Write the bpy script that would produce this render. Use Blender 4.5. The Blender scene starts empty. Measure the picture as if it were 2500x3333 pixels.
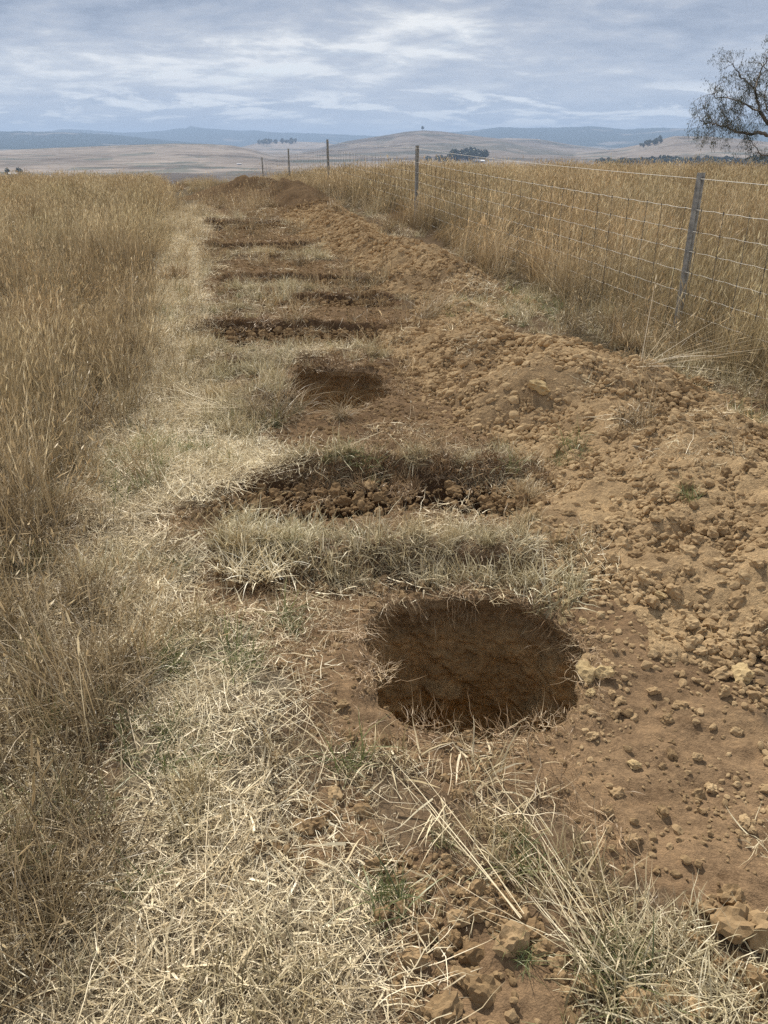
import bpy, math, random
import numpy as np
from mathutils import Vector, Matrix

random.seed(7)
RNG = np.random.default_rng(7)
scene = bpy.context.scene
COL = scene.collection
D2R = math.radians

# ------------------------------------------------------------------ camera
cam_d = bpy.data.cameras.new("camera")
cam = bpy.data.objects.new("camera", cam_d)
COL.objects.link(cam)
EYE = 1.6
PITCH = 25.3
cam.location = (0, 0, EYE)
cam.rotation_euler = (D2R(90 - PITCH), 0, 0)
cam_d.sensor_fit = 'VERTICAL'
cam_d.sensor_height = 24.0
cam_d.lens = 24.0 * 2504 / 3333
cam_d.clip_start = 0.05
cam_d.clip_end = 90000
scene.camera = cam

# ------------------------------------------------------------------ light
SUN_EL, SUN_AZ = 50.0, -22.0          # degrees; azimuth from +Y, clockwise
SUN_STRENGTH = 5.0
SUN_ANGLE = 2.0
EXPOSURE = 0.34
sun_d = bpy.data.lights.new("sun", 'SUN')
sun = bpy.data.objects.new("sun", sun_d)
COL.objects.link(sun)
sun_d.energy = SUN_STRENGTH
sun_d.angle = D2R(SUN_ANGLE)
sun_d.color = (1.0, 0.94, 0.845)
sdir = Vector((math.sin(D2R(SUN_AZ)) * math.cos(D2R(SUN_EL)), math.cos(D2R(SUN_AZ)) * math.cos(D2R(SUN_EL)), math.sin(D2R(SUN_EL))))
sun.rotation_euler = sdir.to_track_quat('Z', 'Y').to_euler()
sun.location = (0, 0, 60)

scene.view_settings.view_transform = 'Standard'
scene.view_settings.look = 'None'
scene.view_settings.exposure = EXPOSURE
scene.view_settings.gamma = 1.0
scene.view_settings.use_curve_mapping = False
scene.render.engine = 'CYCLES'
cy = scene.cycles
cy.max_bounces = 6; cy.diffuse_bounces = 4; cy.glossy_bounces = 1
cy.transmission_bounces = 3; cy.transparent_max_bounces = 4; cy.volume_bounces = 0
cy.use_denoising = False
cy.sample_clamp_indirect = 4.0
cy.use_adaptive_sampling = False


class NT:
    """small helper to write node trees"""
    def __init__(self, tree):
        self.t = tree; self.n = tree.nodes; self.l = tree.links
        self.n.clear()
    def node(self, kind, **kw):
        nd = self.n.new(kind)
        for k, v in kw.items():
            setattr(nd, k, v)
        return nd
    def link(self, a, b):
        self.l.new(a, b)
    def val(self, sock, v):
        if isinstance(v, bpy.types.NodeSocket):
            self.l.new(v, sock)
        elif v is not None:
            sock.default_value = v
    def math(self, op, a, b=None, c=None, clamp=False):
        nd = self.node('ShaderNodeMath', operation=op, use_clamp=clamp)
        self.val(nd.inputs[0], a)
        if b is not None: self.val(nd.inputs[1], b)
        if c is not None: self.val(nd.inputs[2], c)
        return nd.outputs[0]
    def vmath(self, op, a, b=None):
        nd = self.node('ShaderNodeVectorMath', operation=op)
        self.val(nd.inputs[0], a)
        if b is not None: self.val(nd.inputs[1], b)
        return nd.outputs[0]
    def noise(self, vec, scale, detail=4, rough=0.55, dist=0.0):
        nd = self.node('ShaderNodeTexNoise')
        if vec is not None: self.val(nd.inputs['Vector'], vec)
        nd.inputs['Scale'].default_value = scale
        nd.inputs['Detail'].default_value = detail
        nd.inputs['Roughness'].default_value = rough
        nd.inputs['Distortion'].default_value = dist
        return nd.outputs['Fac']
    def ramp(self, fac, stops, interp='LINEAR'):
        nd = self.node('ShaderNodeValToRGB')
        self.val(nd.inputs[0], fac)
        cr = nd.color_ramp; cr.interpolation = interp
        while len(cr.elements) < len(stops): cr.elements.new(0.5)
        for e, (p, c) in zip(cr.elements, stops):
            e.position = p
            e.color = (*c, 1) if len(c) == 3 else c
        return nd.outputs[0]
    def mix(self, fac, a, b, blend='MIX'):
        nd = self.node('ShaderNodeMix', data_type='RGBA', blend_type=blend)
        self.val(nd.inputs[0], fac)
        for s, v in ((nd.inputs[6], a), (nd.inputs[7], b)):
            if isinstance(v, tuple) and len(v) == 3: v = (*v, 1)
            self.val(s, v)
        return nd.outputs[2]
    def smooth(self, x, a, b):
        nd = self.node('ShaderNodeMapRange', interpolation_type='SMOOTHSTEP')
        self.val(nd.inputs[0], x)
        nd.inputs[1].default_value = a; nd.inputs[2].default_value = b
        return nd.outputs[0]


# ------------------------------------------------------------------ world: daylight sky behind broken stratocumulus
world = bpy.data.worlds.new("World")
scene.world = world
world.use_nodes = True
w = NT(world.node_tree)
out = w.node('ShaderNodeOutputWorld')
bg = w.node('ShaderNodeBackground')
SKY_STRENGTH = 0.10
bg.inputs[1].default_value = SKY_STRENGTH
sky = w.node('ShaderNodeTexSky', sky_type='NISHITA', sun_disc=False)
sky.sun_elevation = D2R(SUN_EL); sky.sun_rotation = D2R(SUN_AZ)
sky.altitude = 800; sky.air_density = 1.0; sky.dust_density = 1.5
tc = w.node('ShaderNodeTexCoord')
sep = w.node('ShaderNodeSeparateXYZ')
w.link(tc.outputs['Generated'], sep.inputs[0])
zc = w.math('MAXIMUM', sep.outputs[2], 0.0)
den = w.math('ADD', zc, 0.16)
comb = w.node('ShaderNodeCombineXYZ')
w.link(w.math('DIVIDE', sep.outputs[0], den), comb.inputs[0])
w.link(w.math('DIVIDE', sep.outputs[1], den), comb.inputs[1])
P = comb.outputs[0]
mp = w.node('ShaderNodeMapping')
w.link(P, mp.inputs[0])
mp.inputs['Rotation'].default_value = (0, 0, D2R(-20))
mp.inputs['Scale'].default_value = (0.8, 1.0, 1.0)
mp.inputs['Location'].default_value = (3.1, 1.7, 0)
Q = mp.outputs[0]
n_big = w.noise(Q, 0.8, 4, 0.5, 0.3)
n_mid = w.noise(Q, 2.9, 9, 0.58, 0.4)
n_fine = w.noise(Q, 8.0, 7, 0.65, 0.3)
tone = w.math('ADD', w.math('MULTIPLY', n_big, 0.52), w.math('ADD', w.math('MULTIPLY', n_mid, 0.32), w.math('MULTIPLY', n_fine, 0.16)))
k = 1.0 / SKY_STRENGTH
def K(r, g, b): return (r * k, g * k, b * k)
tone = w.math('ADD', tone, w.math('MULTIPLY', w.smooth(sep.outputs[2], 0.09, 0.24), 0.035))
cloud = w.ramp(tone, [(0.425, (0.24, 0.285, 0.37)), (0.475, (0.325, 0.368, 0.45)), (0.525, (0.415, 0.445, 0.505)),
                      (0.56, (0.55, 0.57, 0.60)), (0.60, (0.80, 0.795, 0.775))])
# towards the horizon the bases thin out into bright breaks
gapn = w.noise(Q, 2.6, 7, 0.62, 0.4)
lowband = w.math('MULTIPLY', w.smooth(sep.outputs[2], 0.005, 0.03), w.math('SUBTRACT', 1.0, w.smooth(sep.outputs[2], 0.045, 0.075)))
gap = w.math('MULTIPLY', w.smooth(gapn, 0.49, 0.61), lowband)
cloud = w.mix(gap, cloud, (0.98, 0.97, 0.92))
hz = w.math('SUBTRACT', 1.0, w.smooth(sep.outputs[2], 0.0, 0.16))
cloud = w.mix(w.math('MULTIPLY', hz, 0.55), cloud, (0.60, 0.64, 0.70))
high = w.smooth(sep.outputs[2], 0.35, 0.8)
cloud = w.mix(w.math('MULTIPLY', high, 0.7), cloud, (0.33, 0.36, 0.40))
scl = w.node('ShaderNodeVectorMath', operation='SCALE')
w.link(cloud, scl.inputs[0]); scl.inputs['Scale'].default_value = k
thin = w.math('MULTIPLY', w.smooth(w.noise(Q, 0.8, 5, 0.6, 0.4), 0.60, 0.74), 0.35)
fin = w.mix(thin, scl.outputs[0], sky.outputs[0])
w.link(fin, bg.inputs[0])
w.link(bg.outputs[0], out.inputs[0])

# ------------------------------------------------------------------ numpy noise
def _hash(ix, iy, seed):
    h = (ix.astype(np.int64) * 374761393 + iy.astype(np.int64) * 668265263 + seed * 1442695041) & 0xffffffff
    h = ((h ^ (h >> 13)) * 1274126177) & 0xffffffff
    h = (h ^ (h >> 16)) & 0xffffffff
    return h / 4294967295.0
def vnoise(x, y, seed=0):
    ix = np.floor(x); iy = np.floor(y)
    fx = x - ix; fy = y - iy
    fx = fx * fx * fx * (fx * (fx * 6 - 15) + 10); fy = fy * fy * fy * (fy * (fy * 6 - 15) + 10)
    a = _hash(ix, iy, seed); b = _hash(ix + 1, iy, seed); c = _hash(ix, iy + 1, seed); d = _hash(ix + 1, iy + 1, seed)
    return (a + (b - a) * fx) * (1 - fy) + (c + (d - c) * fx) * fy
def fbm(x, y, scale, octv=4, seed=0, gain=0.5):
    """-1..1"""
    x = np.asarray(x, float) / scale; y = np.asarray(y, float) / scale
    s = 0; a = 1; tot = 0
    for i in range(octv):
        s = s + a * (vnoise(x, y, seed + i * 17) * 2 - 1); tot += a
        a *= gain; x = x * 2.03 + 11.3; y = y * 2.03 + 5.7
    return s / tot
def sstep(x, a, b):
    t = np.clip((x - a) / (b - a), 0, 1)
    return t * t * (3 - 2 * t)

# ------------------------------------------------------------------ terrain functions (metres, camera stands at the origin)
_ys = np.array([-40, -5, 0, 5, 10, 16, 26, 32, 37, 51, 60, 80, 120, 250, 600, 1300, 2000, 3000, 5000, 8000, 12000, 40000.])
_zs = np.array([0.1, 0.02, 0, .02, .12, .30, .53, .47, .35, -.24, -1.1, -4, -11, -24, -33, -39, -27, -22, -15, -2, 0, 0])
def base_z(x, y):
    e = np.where(y > 0, np.sqrt(np.maximum(y, 0) ** 2 + (0.3 * x) ** 2), y)
    z = 0
    for dz in (-.12, 0, .12):
        z = z + np.interp(e * (1 + dz) + dz, _ys, _zs)
    z = z / 3
    side = np.maximum(-x - 1.5, 0)
    z = z - np.minimum(0.03 * side, 0.3) * sstep(y, 6, 26)
    return z
F0 = 2504.0
CP, SP = math.cos(D2R(PITCH)), math.sin(D2R(PITCH))
SC = 2500.0 / 1659.0
def ray(u, v):
    xv = (u * SC - 1250) / F0; yv = -(v * SC - 1666.5) / F0
    return np.array([xv, CP + yv * SP, -SP + yv * CP])
def G(u, v, lift=0.0):
    """place in the world seen at a survey point of the photograph, on the bare ground"""
    d = ray(u, v)
    y = 3.0
    for _ in range(60):
        z = float(base_z(np.array(d[0] / d[1] * y), np.array(y))) + lift
        y = 0.5 * y + 0.5 * max(0.3, min(55.0, (EYE - z) / max(1e-3, -d[2] / d[1])))
    return np.array([d[0] / d[1] * y, y])
def poly(*pts):
    return np.array([G(u, v) for u, v in pts])
def inside(pl, x, y, jit=0.05, seed=3, js=0.25):
    x = x + fbm(x, y, js, 3, seed) * jit; y = y + fbm(x, y, js, 3, seed + 5) * jit
    r = np.zeros(np.shape(x), bool)
    n = len(pl)
    for i in range(n):
        x1, y1 = pl[i]; x2, y2 = pl[(i + 1) % n]
        if y1 == y2: continue
        c = ((y1 > y) != (y2 > y)) & (x < (x2 - x1) * (y - y1) / (y2 - y1) + x1)
        r ^= c
    return r

# holes: (cx, cy, a, b, depth)
HOLES = [(0.303, 2.205, 0.368, 0.405, 0.80), (-0.335, 5.40, 0.365, 0.44, 0.70)]
def hole_R(th, k):
    cx, cy, a, b, dep = HOLES[k]
    c, s = np.cos(th), np.sin(th)
    n = 3.1
    R = (np.abs(c / a) ** n + np.abs(s / b) ** n) ** (-1 / n)
    R = R * (1 - .10 * np.exp(-((np.mod(th, 2 * np.pi) - 3.95) / .5) ** 2) - .05 * np.exp(-((np.mod(th, 2 * np.pi) - 5.5) / .4) ** 2))
    return R * (1 + 0.035 * np.sin(3 * th + 1.3 + k) + 0.02 * np.sin(7 * th + k * 2) + 0.025 * np.sin(5 * th + .7 + 2 * k) + 0.016 * np.sin(17 * th + .4 + np.sin(3 * th)) + 0.012 * np.sin(31 * th + 2 * np.sin(2 * th)))
def hole_q(x, y, k):
    cx, cy = HOLES[k][:2]
    dx, dy = x - cx, y - cy
    r = np.hypot(dx, dy)
    return r / hole_R(np.arctan2(dy, dx), k), r

# row centreline and shallow scrapes with a steep far edge: (x0, x1, y_wall, depth, run)
SCRAPES = [(-0.80, 0.88, 3.74, 0.24, 0.52), (-1.75, 0.40, 7.35, 0.34, 0.80), (-1.95, -0.20, 10.0, 0.30, 0.8),
           (-2.9, -1.15, 12.9, 0.34, 1.0), (-3.5, -1.7, 15.9, 0.36, 1.2), (-1.2, 0.1, 8.75, 0.20, 0.5)]
# raised strips of turf left between the scrapes (x0, x1, y0, y1, height)
BANKS = [(-0.85, 0.70, 2.80, 3.03, 0.07), (-0.62, 0.86, 3.82, 3.98, 0.03), (-1.6, -0.5, 6.05, 6.40, 0.04),
         (-0.98, -0.50, 5.0, 5.85, 0.06), (-1.8, -.3, 9.0, 9.3, .03), (-2.6, -1.2, 11.7, 12.0, .03), (-.75, .15, 5.96, 6.25, .04)]
HEAPSPEC = {
    'near': [((0.75, 8.2), 0.14, 0.55), ((0.72, 7.3), 0.16, 0.60), ((0.62, 6.5), 0.26, 0.66), ((1.05, 5.75), 0.40, 0.92), ((1.45, 5.0), 0.36, 0.92), ((1.60, 4.1), 0.28, 0.90),
             ((1.62, 3.2), 0.30, 0.86), ((1.78, 2.4), 0.32, 0.82), ((2.0, 1.6), 0.28, 0.74), ((2.3, 0.8), 0.24, 0.66)],
    'middle': [((0.95, 8.5), 0.22, 0.55), ((0.72, 9.3), 0.36, 0.72), ((0.45, 10.4), 0.38, 0.78), ((0.05, 11.6), 0.34, 0.75),
               ((-0.35, 12.8), 0.36, 0.75), ((-0.8, 14.3), 0.30, 0.8), ((-1.05, 15.8), 0.34, 0.8), ((-1.5, 17.4), 0.22, 0.7)],
    'far': [((-1.7, 19.2), 0.26, 0.8), ((-2.2, 20.6), 0.42, 1.2), ((-2.7, 22.0), 0.62, 1.5), ((-3.7, 22.6), 0.60, 1.5), ((-4.6, 22.9), 0.36, 1.2)],
}
def heap_h(x, y, name, wide=1.0):
    jx = x + fbm(x, y, 0.7, 4, 41) * 0.34; jy = y + fbm(x, y, 0.7, 4, 47) * 0.34
    h = np.zeros(np.shape(x))
    pts = HEAPSPEC[name]
    for i in range(len(pts)):
        (ax, ay), ha, ra = pts[i]
        (bx, by), hb, rb = pts[min(i + 1, len(pts) - 1)]
        dx, dy = bx - ax, by - ay
        L = dx * dx + dy * dy
        t = np.clip(((jx - ax) * dx + (jy - ay) * dy) / L, 0, 1) if L > 0 else np.zeros(np.shape(x))
        d = np.hypot(jx - ax - t * dx, jy - ay - t * dy)
        H = ha + (hb - ha) * t; R = (ra + (rb - ra) * t) * wide
        q = np.clip(1 - d / R, 0, 1)
        h = np.maximum(h, H * .88 * (q ** 1.35) * (1.0 + 0.35 * (1 - q)))
    bump = fbm(x, y, 0.55, 4, 61) * 0.11 + fbm(x, y, 0.09, 3, 77) * 0.016
    return h * (1 + fbm(x, y, 0.8, 2, 71) * 0.25) + bump * sstep(h, 0.0, 0.12) - 0.02

# zones
Z_TALL_L = poly((352, 384), (360, 430), (356, 500), (348, 560), (332, 640), (318, 720), (300, 800), (285, 900), (215, 960), (195, 1060),
                (190, 1200), (240, 1330), (290, 1420), (285, 1560), (255, 1680), (215, 1850), (130, 2020), (70, 2212), (-300, 2212), (-900, 1300), (-1500, 384))
Z_SOIL = [poly((1235, 1250), (1330, 1190), (1420, 1330), (1659, 1560), (2000, 1900), (1900, 2080), (1659, 2010), (1500, 1930), (1300, 1890), (1120, 1740), (1010, 1650), (880, 1600), (1000, 1480), (1250, 1400)),
          poly((540, 1350), (790, 1270), (1240, 1270), (1260, 1560), (1060, 1660), (1010, 1740), (880, 1660), (660, 1580), (580, 1450)),
          poly((350, 1315), (450, 1225), (700, 1215), (1100, 1235), (1240, 1290), (700, 1370)),
          poly((310, 1130), (520, 1065), (560, 1035), (1180, 1030), (1330, 1200), (1240, 1290), (1180, 1160), (430, 1160)),
          poly((560, 985), (600, 890), (650, 860), (640, 800), (850, 760), (960, 770), (1010, 860), (1160, 1090), (1050, 980)),
          poly((415, 745), (470, 678), (880, 672), (960, 770), (840, 790), (700, 775)),
          poly((780, 1890), (900, 1850), (1080, 1890), (1160, 2020), (1330, 2212), (1400, 2400), (900, 2400), (820, 2050)),
          poly((585, 1820), (640, 1690), (790, 1690), (830, 1800), (700, 1850)),
          poly((1440, 2000), (1659, 1960), (1800, 2300), (1700, 2300)),
          poly((540, 690), (640, 640), (800, 640), (900, 690)),
          poly((430, 640), (470, 560), (500, 590), (710, 560), (760, 620), (560, 640)),
          poly((425, 540), (440, 480), (660, 470), (690, 530), (560, 545)),
          poly((420, 470), (430, 425), (660, 400), (720, 470))]
Z_TURF = [poly((430, 1225), (500, 1130), (700, 1150), (1160, 1130), (1210, 1210), (1170, 1285), (1060, 1262), (700, 1240)),
          poly((560, 1035), (545, 965), (700, 985), (1010, 975), (1060, 960), (1190, 1070), (1000, 1022)),
          poly((430, 830), (440, 745), (640, 740), (840, 735), (835, 790), (650, 800), (540, 850)),
          poly((440, 850), (620, 800), (650, 860), (600, 920), (480, 950)),
          poly((1270, 2030), (1440, 1960), (1700, 2080), (1700, 2300), (1250, 2300)),
          poly((880, 1800), (1080, 1740), (1310, 1900), (1310, 2010), (1150, 2020), (1000, 1910)),
          poly((1100, 640), (1250, 650), (1420, 770), (1640, 880), (1659, 1010), (1700, 820), (1250, 600)),
          poly((440, 690), (470, 620), (700, 610), (760, 640), (640, 640), (560, 690)),
          poly((430, 600), (440, 545), (700, 540), (700, 562), (500, 560)),
          poly((430, 478), (430, 465), (700, 500), (660, 480)),
          poly((1090, 1290), (1190, 1210), (1330, 1130), (1330, 1210), (1230, 1350), (1240, 1450), (1200, 1380)),
          poly((930, 700), (960, 640), (1190, 640), (1150, 700), (1030, 690))]
Z_PATH = poly((352, 384), (430, 400), (440, 480), (430, 560), (440, 700), (430, 760), (450, 850), (560, 960), (560, 1030), (300, 1130), (440, 1220),
              (340, 1310), (540, 1345), (580, 1450), (640, 1560), (600, 1690), (585, 1820), (790, 1890), (850, 2050), (900, 2400),
              (-200, 2400), (70, 2212), (215, 1850), (285, 1560), (240, 1330), (190, 1200), (215, 960), (300, 800), (348, 560))

def near_relief(x, y):
    """bare ground near the row: undulation, scrapes, turf banks (no heaps, no holes)"""
    z = base_z(x, y)
    z = z + fbm(x, y, 1.4, 3, 5) * 0.035 * sstep(y, 2.6, 3.5) + fbm(x, y, 0.22, 3, 9) * 0.012
    wx = x + fbm(x, y, 0.35, 3, 21) * 0.10
    for (x0, x1, yw, dep, run) in SCRAPES:
        wy = y + fbm(x, y, 0.28, 4, 27) * 0.15 + 0.06 * np.sin(wx * 3.1 + yw)
        lat = sstep(wx, x0 - 0.12, x0 + 0.12) * (1 - sstep(wx, x1 - 0.12, x1 + 0.12))
        front = sstep(wy, yw - run, yw - run * 0.55)
        wall = 1 - sstep(wy, yw - 0.06, yw + 0.035)
        z = z - dep * lat * front * wall * (0.72 + 0.55 * (fbm(x, y, .4, 2, 29) * .5 + .5))
        lip = np.exp(-((wy - yw - 0.09) / 0.08) ** 2) * lat * 0.045
        z = z + lip
    for (x0, x1, y0, y1, h) in BANKS:
        wy = y + fbm(x, y, 0.30, 3, 33) * 0.06
        lat = sstep(wx, x0 - 0.1, x0 + 0.15) * (1 - sstep(wx, x1 - 0.15, x1 + 0.1))
        h = h * (.55 + .9 * (fbm(x, y, .35, 3, 35) * .5 + .5))
        z = z + h * lat * sstep(wy, y0 - 0.05, y0 + 0.06) * (1 - sstep(wy, y1 - 0.08, y1 + 0.06))
    # trampled dip between the first turf strip and the near hole
    z = z - 0.05 * np.exp(-((x + 0.15) / 0.7) ** 4 - ((y - 2.72) / 0.12) ** 2)
    # slight rise of loose soil right of the near hole and a hump of turf left of it
    z = z + 0.05 * np.exp(-((x + 0.42) / 0.25) ** 2 - ((y - 1.95) / 0.35) ** 2)
    q, r = hole_q(x, y, 1)
    z = z + 0.02 * np.exp(-((q - 1.12) / 0.16) ** 2) * sstep(y, 5.4, 5.8)
    return z
Z_ROW = poly((440, 425), (425, 560), (440, 700), (560, 960), (560, 1040), (1180, 1040), (1010, 830), (930, 690), (760, 600), (690, 430))
def zone_soil(x, y):
    m = inside(Z_ROW, x, y, 0.15, 49) & (fbm(x, y, .45, 4, 48) > -.10)
    for i, p in enumerate(Z_SOIL): m |= inside(p, x, y, 0.10, 50 + i)
    return m
def zone_turf(x, y):
    m = np.zeros(np.shape(x), bool)
    for i, p in enumerate(Z_TURF): m |= inside(p, x, y, 0.08, 80 + i)
    return m
def soil_micro(x, y):
    return fbm(x, y, 0.15, 5, 91, 0.62) * 0.030 + np.maximum(fbm(x, y, 0.05, 3, 95), 0.05) * 0.020
def ground_z(x, y):
    z = near_relief(x, y)
    soil = zone_soil(x, y)
    far = 1 / (1 + np.maximum(y - 6, 0) * 0.12)
    return z + soil_micro(x, y) * np.where(soil, 1.0, 0.45) * far
def heap_surface(x, y, name):
    return base_z(x, y) + fbm(x, y, 1.4, 3, 5) * 0.035 * sstep(y, 2.6, 3.5) + heap_h(x, y, name)
def surf_z(x, y):
    z = ground_z(x, y)
    for nme in HEAPSPEC:
        z = np.maximum(z, heap_surface(x, y, nme))
    return z
def on_heap(x, y):
    g = base_z(x, y)
    m = np.full(np.shape(x), -1.0)
    for nme in HEAPSPEC: m = np.maximum(m, heap_h(x, y, nme))
    return m
def heap_apron(x, y):
    return sstep(np.maximum(heap_h(x, y, 'near', 1.45), heap_h(x, y, 'middle', 1.35)), -0.015, 0.06)

# ------------------------------------------------------------------ mesh helpers
def new_mesh(name, verts, faces, smooth=True):
    me = bpy.data.meshes.new(name)
    verts = np.asarray(verts, dtype=np.float32)
    me.vertices.add(len(verts)); me.vertices.foreach_set('co', verts.ravel())
    if isinstance(faces, np.ndarray):
        n, kk = faces.shape
        me.loops.add(n * kk); me.loops.foreach_set('vertex_index', faces.astype(np.int32).ravel())
        me.polygons.add(n)
        me.polygons.foreach_set('loop_start', np.arange(0, n * kk, kk, dtype=np.int32))
    else:
        tot = [i for f in faces for i in f]
        me.loops.add(len(tot)); me.loops.foreach_set('vertex_index', tot)
        me.polygons.add(len(faces))
        st = np.cumsum([0] + [len(f) for f in faces[:-1]]).astype(np.int32)
        me.polygons.foreach_set('loop_start', st)
    me.update(calc_edges=True); me.validate()
    me.polygons.foreach_set('use_smooth', np.full(len(me.polygons), smooth))
    return me
def add_attr(me, name, arr, kind='FLOAT'):
    a = me.attributes.new(name, kind, 'POINT')
    if kind == 'FLOAT': a.data.foreach_set('value', np.asarray(arr, np.float32))
    elif kind == 'FLOAT_COLOR':
        c = np.ones((len(arr), 4), np.float32); c[:, :3] = arr
        a.data.foreach_set('color', c.ravel())
    elif kind == 'FLOAT_VECTOR': a.data.foreach_set('vector', np.asarray(arr, np.float32).ravel())
    elif kind == 'INT': a.data.foreach_set('value', np.asarray(arr, np.int32))
def link(name, me, mat=None, parent=None, **props):
    o = bpy.data.objects.new(name, me)
    COL.objects.link(o)
    if mat is not None:
        me.materials.clear(); me.materials.append(mat)
    if parent is not None: o.parent = parent
    for kk, v in props.items(): o[kk] = v
    return o
def empty(name, loc, **props):
    o = bpy.data.objects.new(name, None)
    COL.objects.link(o); o.location = loc
    for kk, v in props.items(): o[kk] = v
    return o
def grid_faces(nx, ny):
    i = np.arange(nx - 1)[None, :] + np.arange(ny - 1)[:, None] * nx
    i = i.ravel()
    return np.stack([i, i + 1, i + nx + 1, i + nx], 1)

# ------------------------------------------------------------------ materials
def mat_new(name):
    m = bpy.data.materials.new(name); m.use_nodes = True
    t = NT(m.node_tree)
    o = t.node('ShaderNodeOutputMaterial')
    return m, t, o
def attr(t, name, typ='GEOMETRY'):
    nd = t.node('ShaderNodeAttribute', attribute_name=name, attribute_type=typ)
    return nd

def make_soil_mat(name, fine=1.0, bump=0.6):
    m, t, o = mat_new(name)
    tcn = t.node('ShaderNodeTexCoord').outputs['Object']
    c = attr(t, 'col').outputs['Color']
    n1 = t.noise(tcn, 9 * fine, 5, 0.6)
    n2 = t.noise(tcn, 60 * fine, 5, 0.65)
    n3 = t.noise(tcn, 260 * fine, 3, 0.6)
    v = t.math('ADD', t.math('MULTIPLY', n1, 0.5), t.math('ADD', t.math('MULTIPLY', n2, 0.55), t.math('MULTIPLY', n3, 0.45)))
    mul = t.ramp(v, [(0.55, (0.50, 0.47, 0.45)), (0.74, (0.98, 0.98, 0.98)), (0.95, (1.55, 1.52, 1.44))])
    col = t.mix(1.0, c, mul, 'MULTIPLY')
    b = t.node('ShaderNodeBsdfDiffuse'); b.inputs['Roughness'].default_value = 0.8
    t.link(col, b.inputs[0])
    bp = t.node('ShaderNodeBump'); bp.inputs['Strength'].default_value = bump; bp.inputs['Distance'].default_value = 0.02
    t.link(t.math('ADD', t.math('MULTIPLY', n2, 1.0), t.math('MULTIPLY', n3, 0.4)), bp.inputs['Height'])
    t.link(bp.outputs[0], b.inputs['Normal'])
    t.link(b.outputs[0], o.inputs[0])
    return m

def make_straw_mat(name, stops, transl=0.30, base_ao=0.75):
    """dry grass: colour from the blade's own tint, the tuft's shade, and darker towards the root sheath, with occlusion painted in"""
    m, t, o = mat_new(name)
    tint = attr(t, 'tint').outputs['Fac']; tt = attr(t, 'along').outputs['Fac']
    sh = attr(t, 'shade', 'INSTANCER').outputs['Fac']
    f = t.math('ADD', t.math('MULTIPLY', tint, 0.62), t.math('MULTIPLY', sh, 0.38))
    col = t.ramp(f, stops)
    hue = attr(t, 'hue', 'INSTANCER').outputs['Fac']
    col = t.mix(1.0, col, t.ramp(hue, [(0.0, (0.84, 0.87, 0.80)), (0.5, (1.0, 1.0, 1.0)), (1.0, (1.0, 0.86, 0.70))]), 'MULTIPLY')
    dull = t.math('ADD', base_ao, t.math('MULTIPLY', tt, 1.08 - base_ao))  # occlusion among the stems put into the colour, darkest at the blade base
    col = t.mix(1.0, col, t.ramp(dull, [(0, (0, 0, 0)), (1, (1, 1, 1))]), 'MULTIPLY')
    d = t.node('ShaderNodeBsdfDiffuse'); t.link(col, d.inputs[0])
    tr = t.node('ShaderNodeBsdfTranslucent'); t.link(col, tr.inputs[0])
    mx = t.node('ShaderNodeMixShader'); mx.inputs[0].default_value = transl
    t.link(d.outputs[0], mx.inputs[1]); t.link(tr.outputs[0], mx.inputs[2])
    gl = t.node('ShaderNodeBsdfGlossy'); gl.inputs['Roughness'].default_value = 0.45; gl.inputs[0].default_value = (1, 0.97, 0.9, 1)
    m2 = t.node('ShaderNodeMixShader'); m2.inputs[0].default_value = 0.04
    t.link(mx.outputs[0], m2.inputs[1]); t.link(gl.outputs[0], m2.inputs[2])
    t.link(m2.outputs[0], o.inputs[0])
    return m

def make_clod_mat(name, stops):
    m, t, o = mat_new(name)
    tcn = t.node('ShaderNodeTexCoord').outputs['Object']
    oi = t.node('ShaderNodeObjectInfo').outputs['Random']
    off = t.vmath('ADD', tcn, t.node('ShaderNodeObjectInfo').outputs['Location'])
    sh = attr(t, 'shade', 'INSTANCER').outputs['Fac']
    n1 = t.noise(off, 1.6, 4, 0.6); n2 = t.noise(off, 7.0, 5, 0.7)
    f = t.math('ADD', t.math('MULTIPLY', n1, 0.35), t.math('ADD', t.math('MULTIPLY', sh, 0.55), t.math('MULTIPLY', n2, 0.30)))
    col = t.ramp(f, stops)
    b = t.node('ShaderNodeBsdfDiffuse'); b.inputs['Roughness'].default_value = 0.7
    t.link(col, b.inputs[0])
    bp = t.node('ShaderNodeBump'); bp.inputs['Strength'].default_value = 0.7; bp.inputs['Distance'].default_value = 0.004
    t.link(t.math('ADD', n2, t.math('MULTIPLY', t.noise(off, 22, 3, 0.6), 0.4)), bp.inputs['Height'])
    t.link(bp.outputs[0], b.inputs['Normal'])
    t.link(b.outputs[0], o.inputs[0])
    return m

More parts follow.
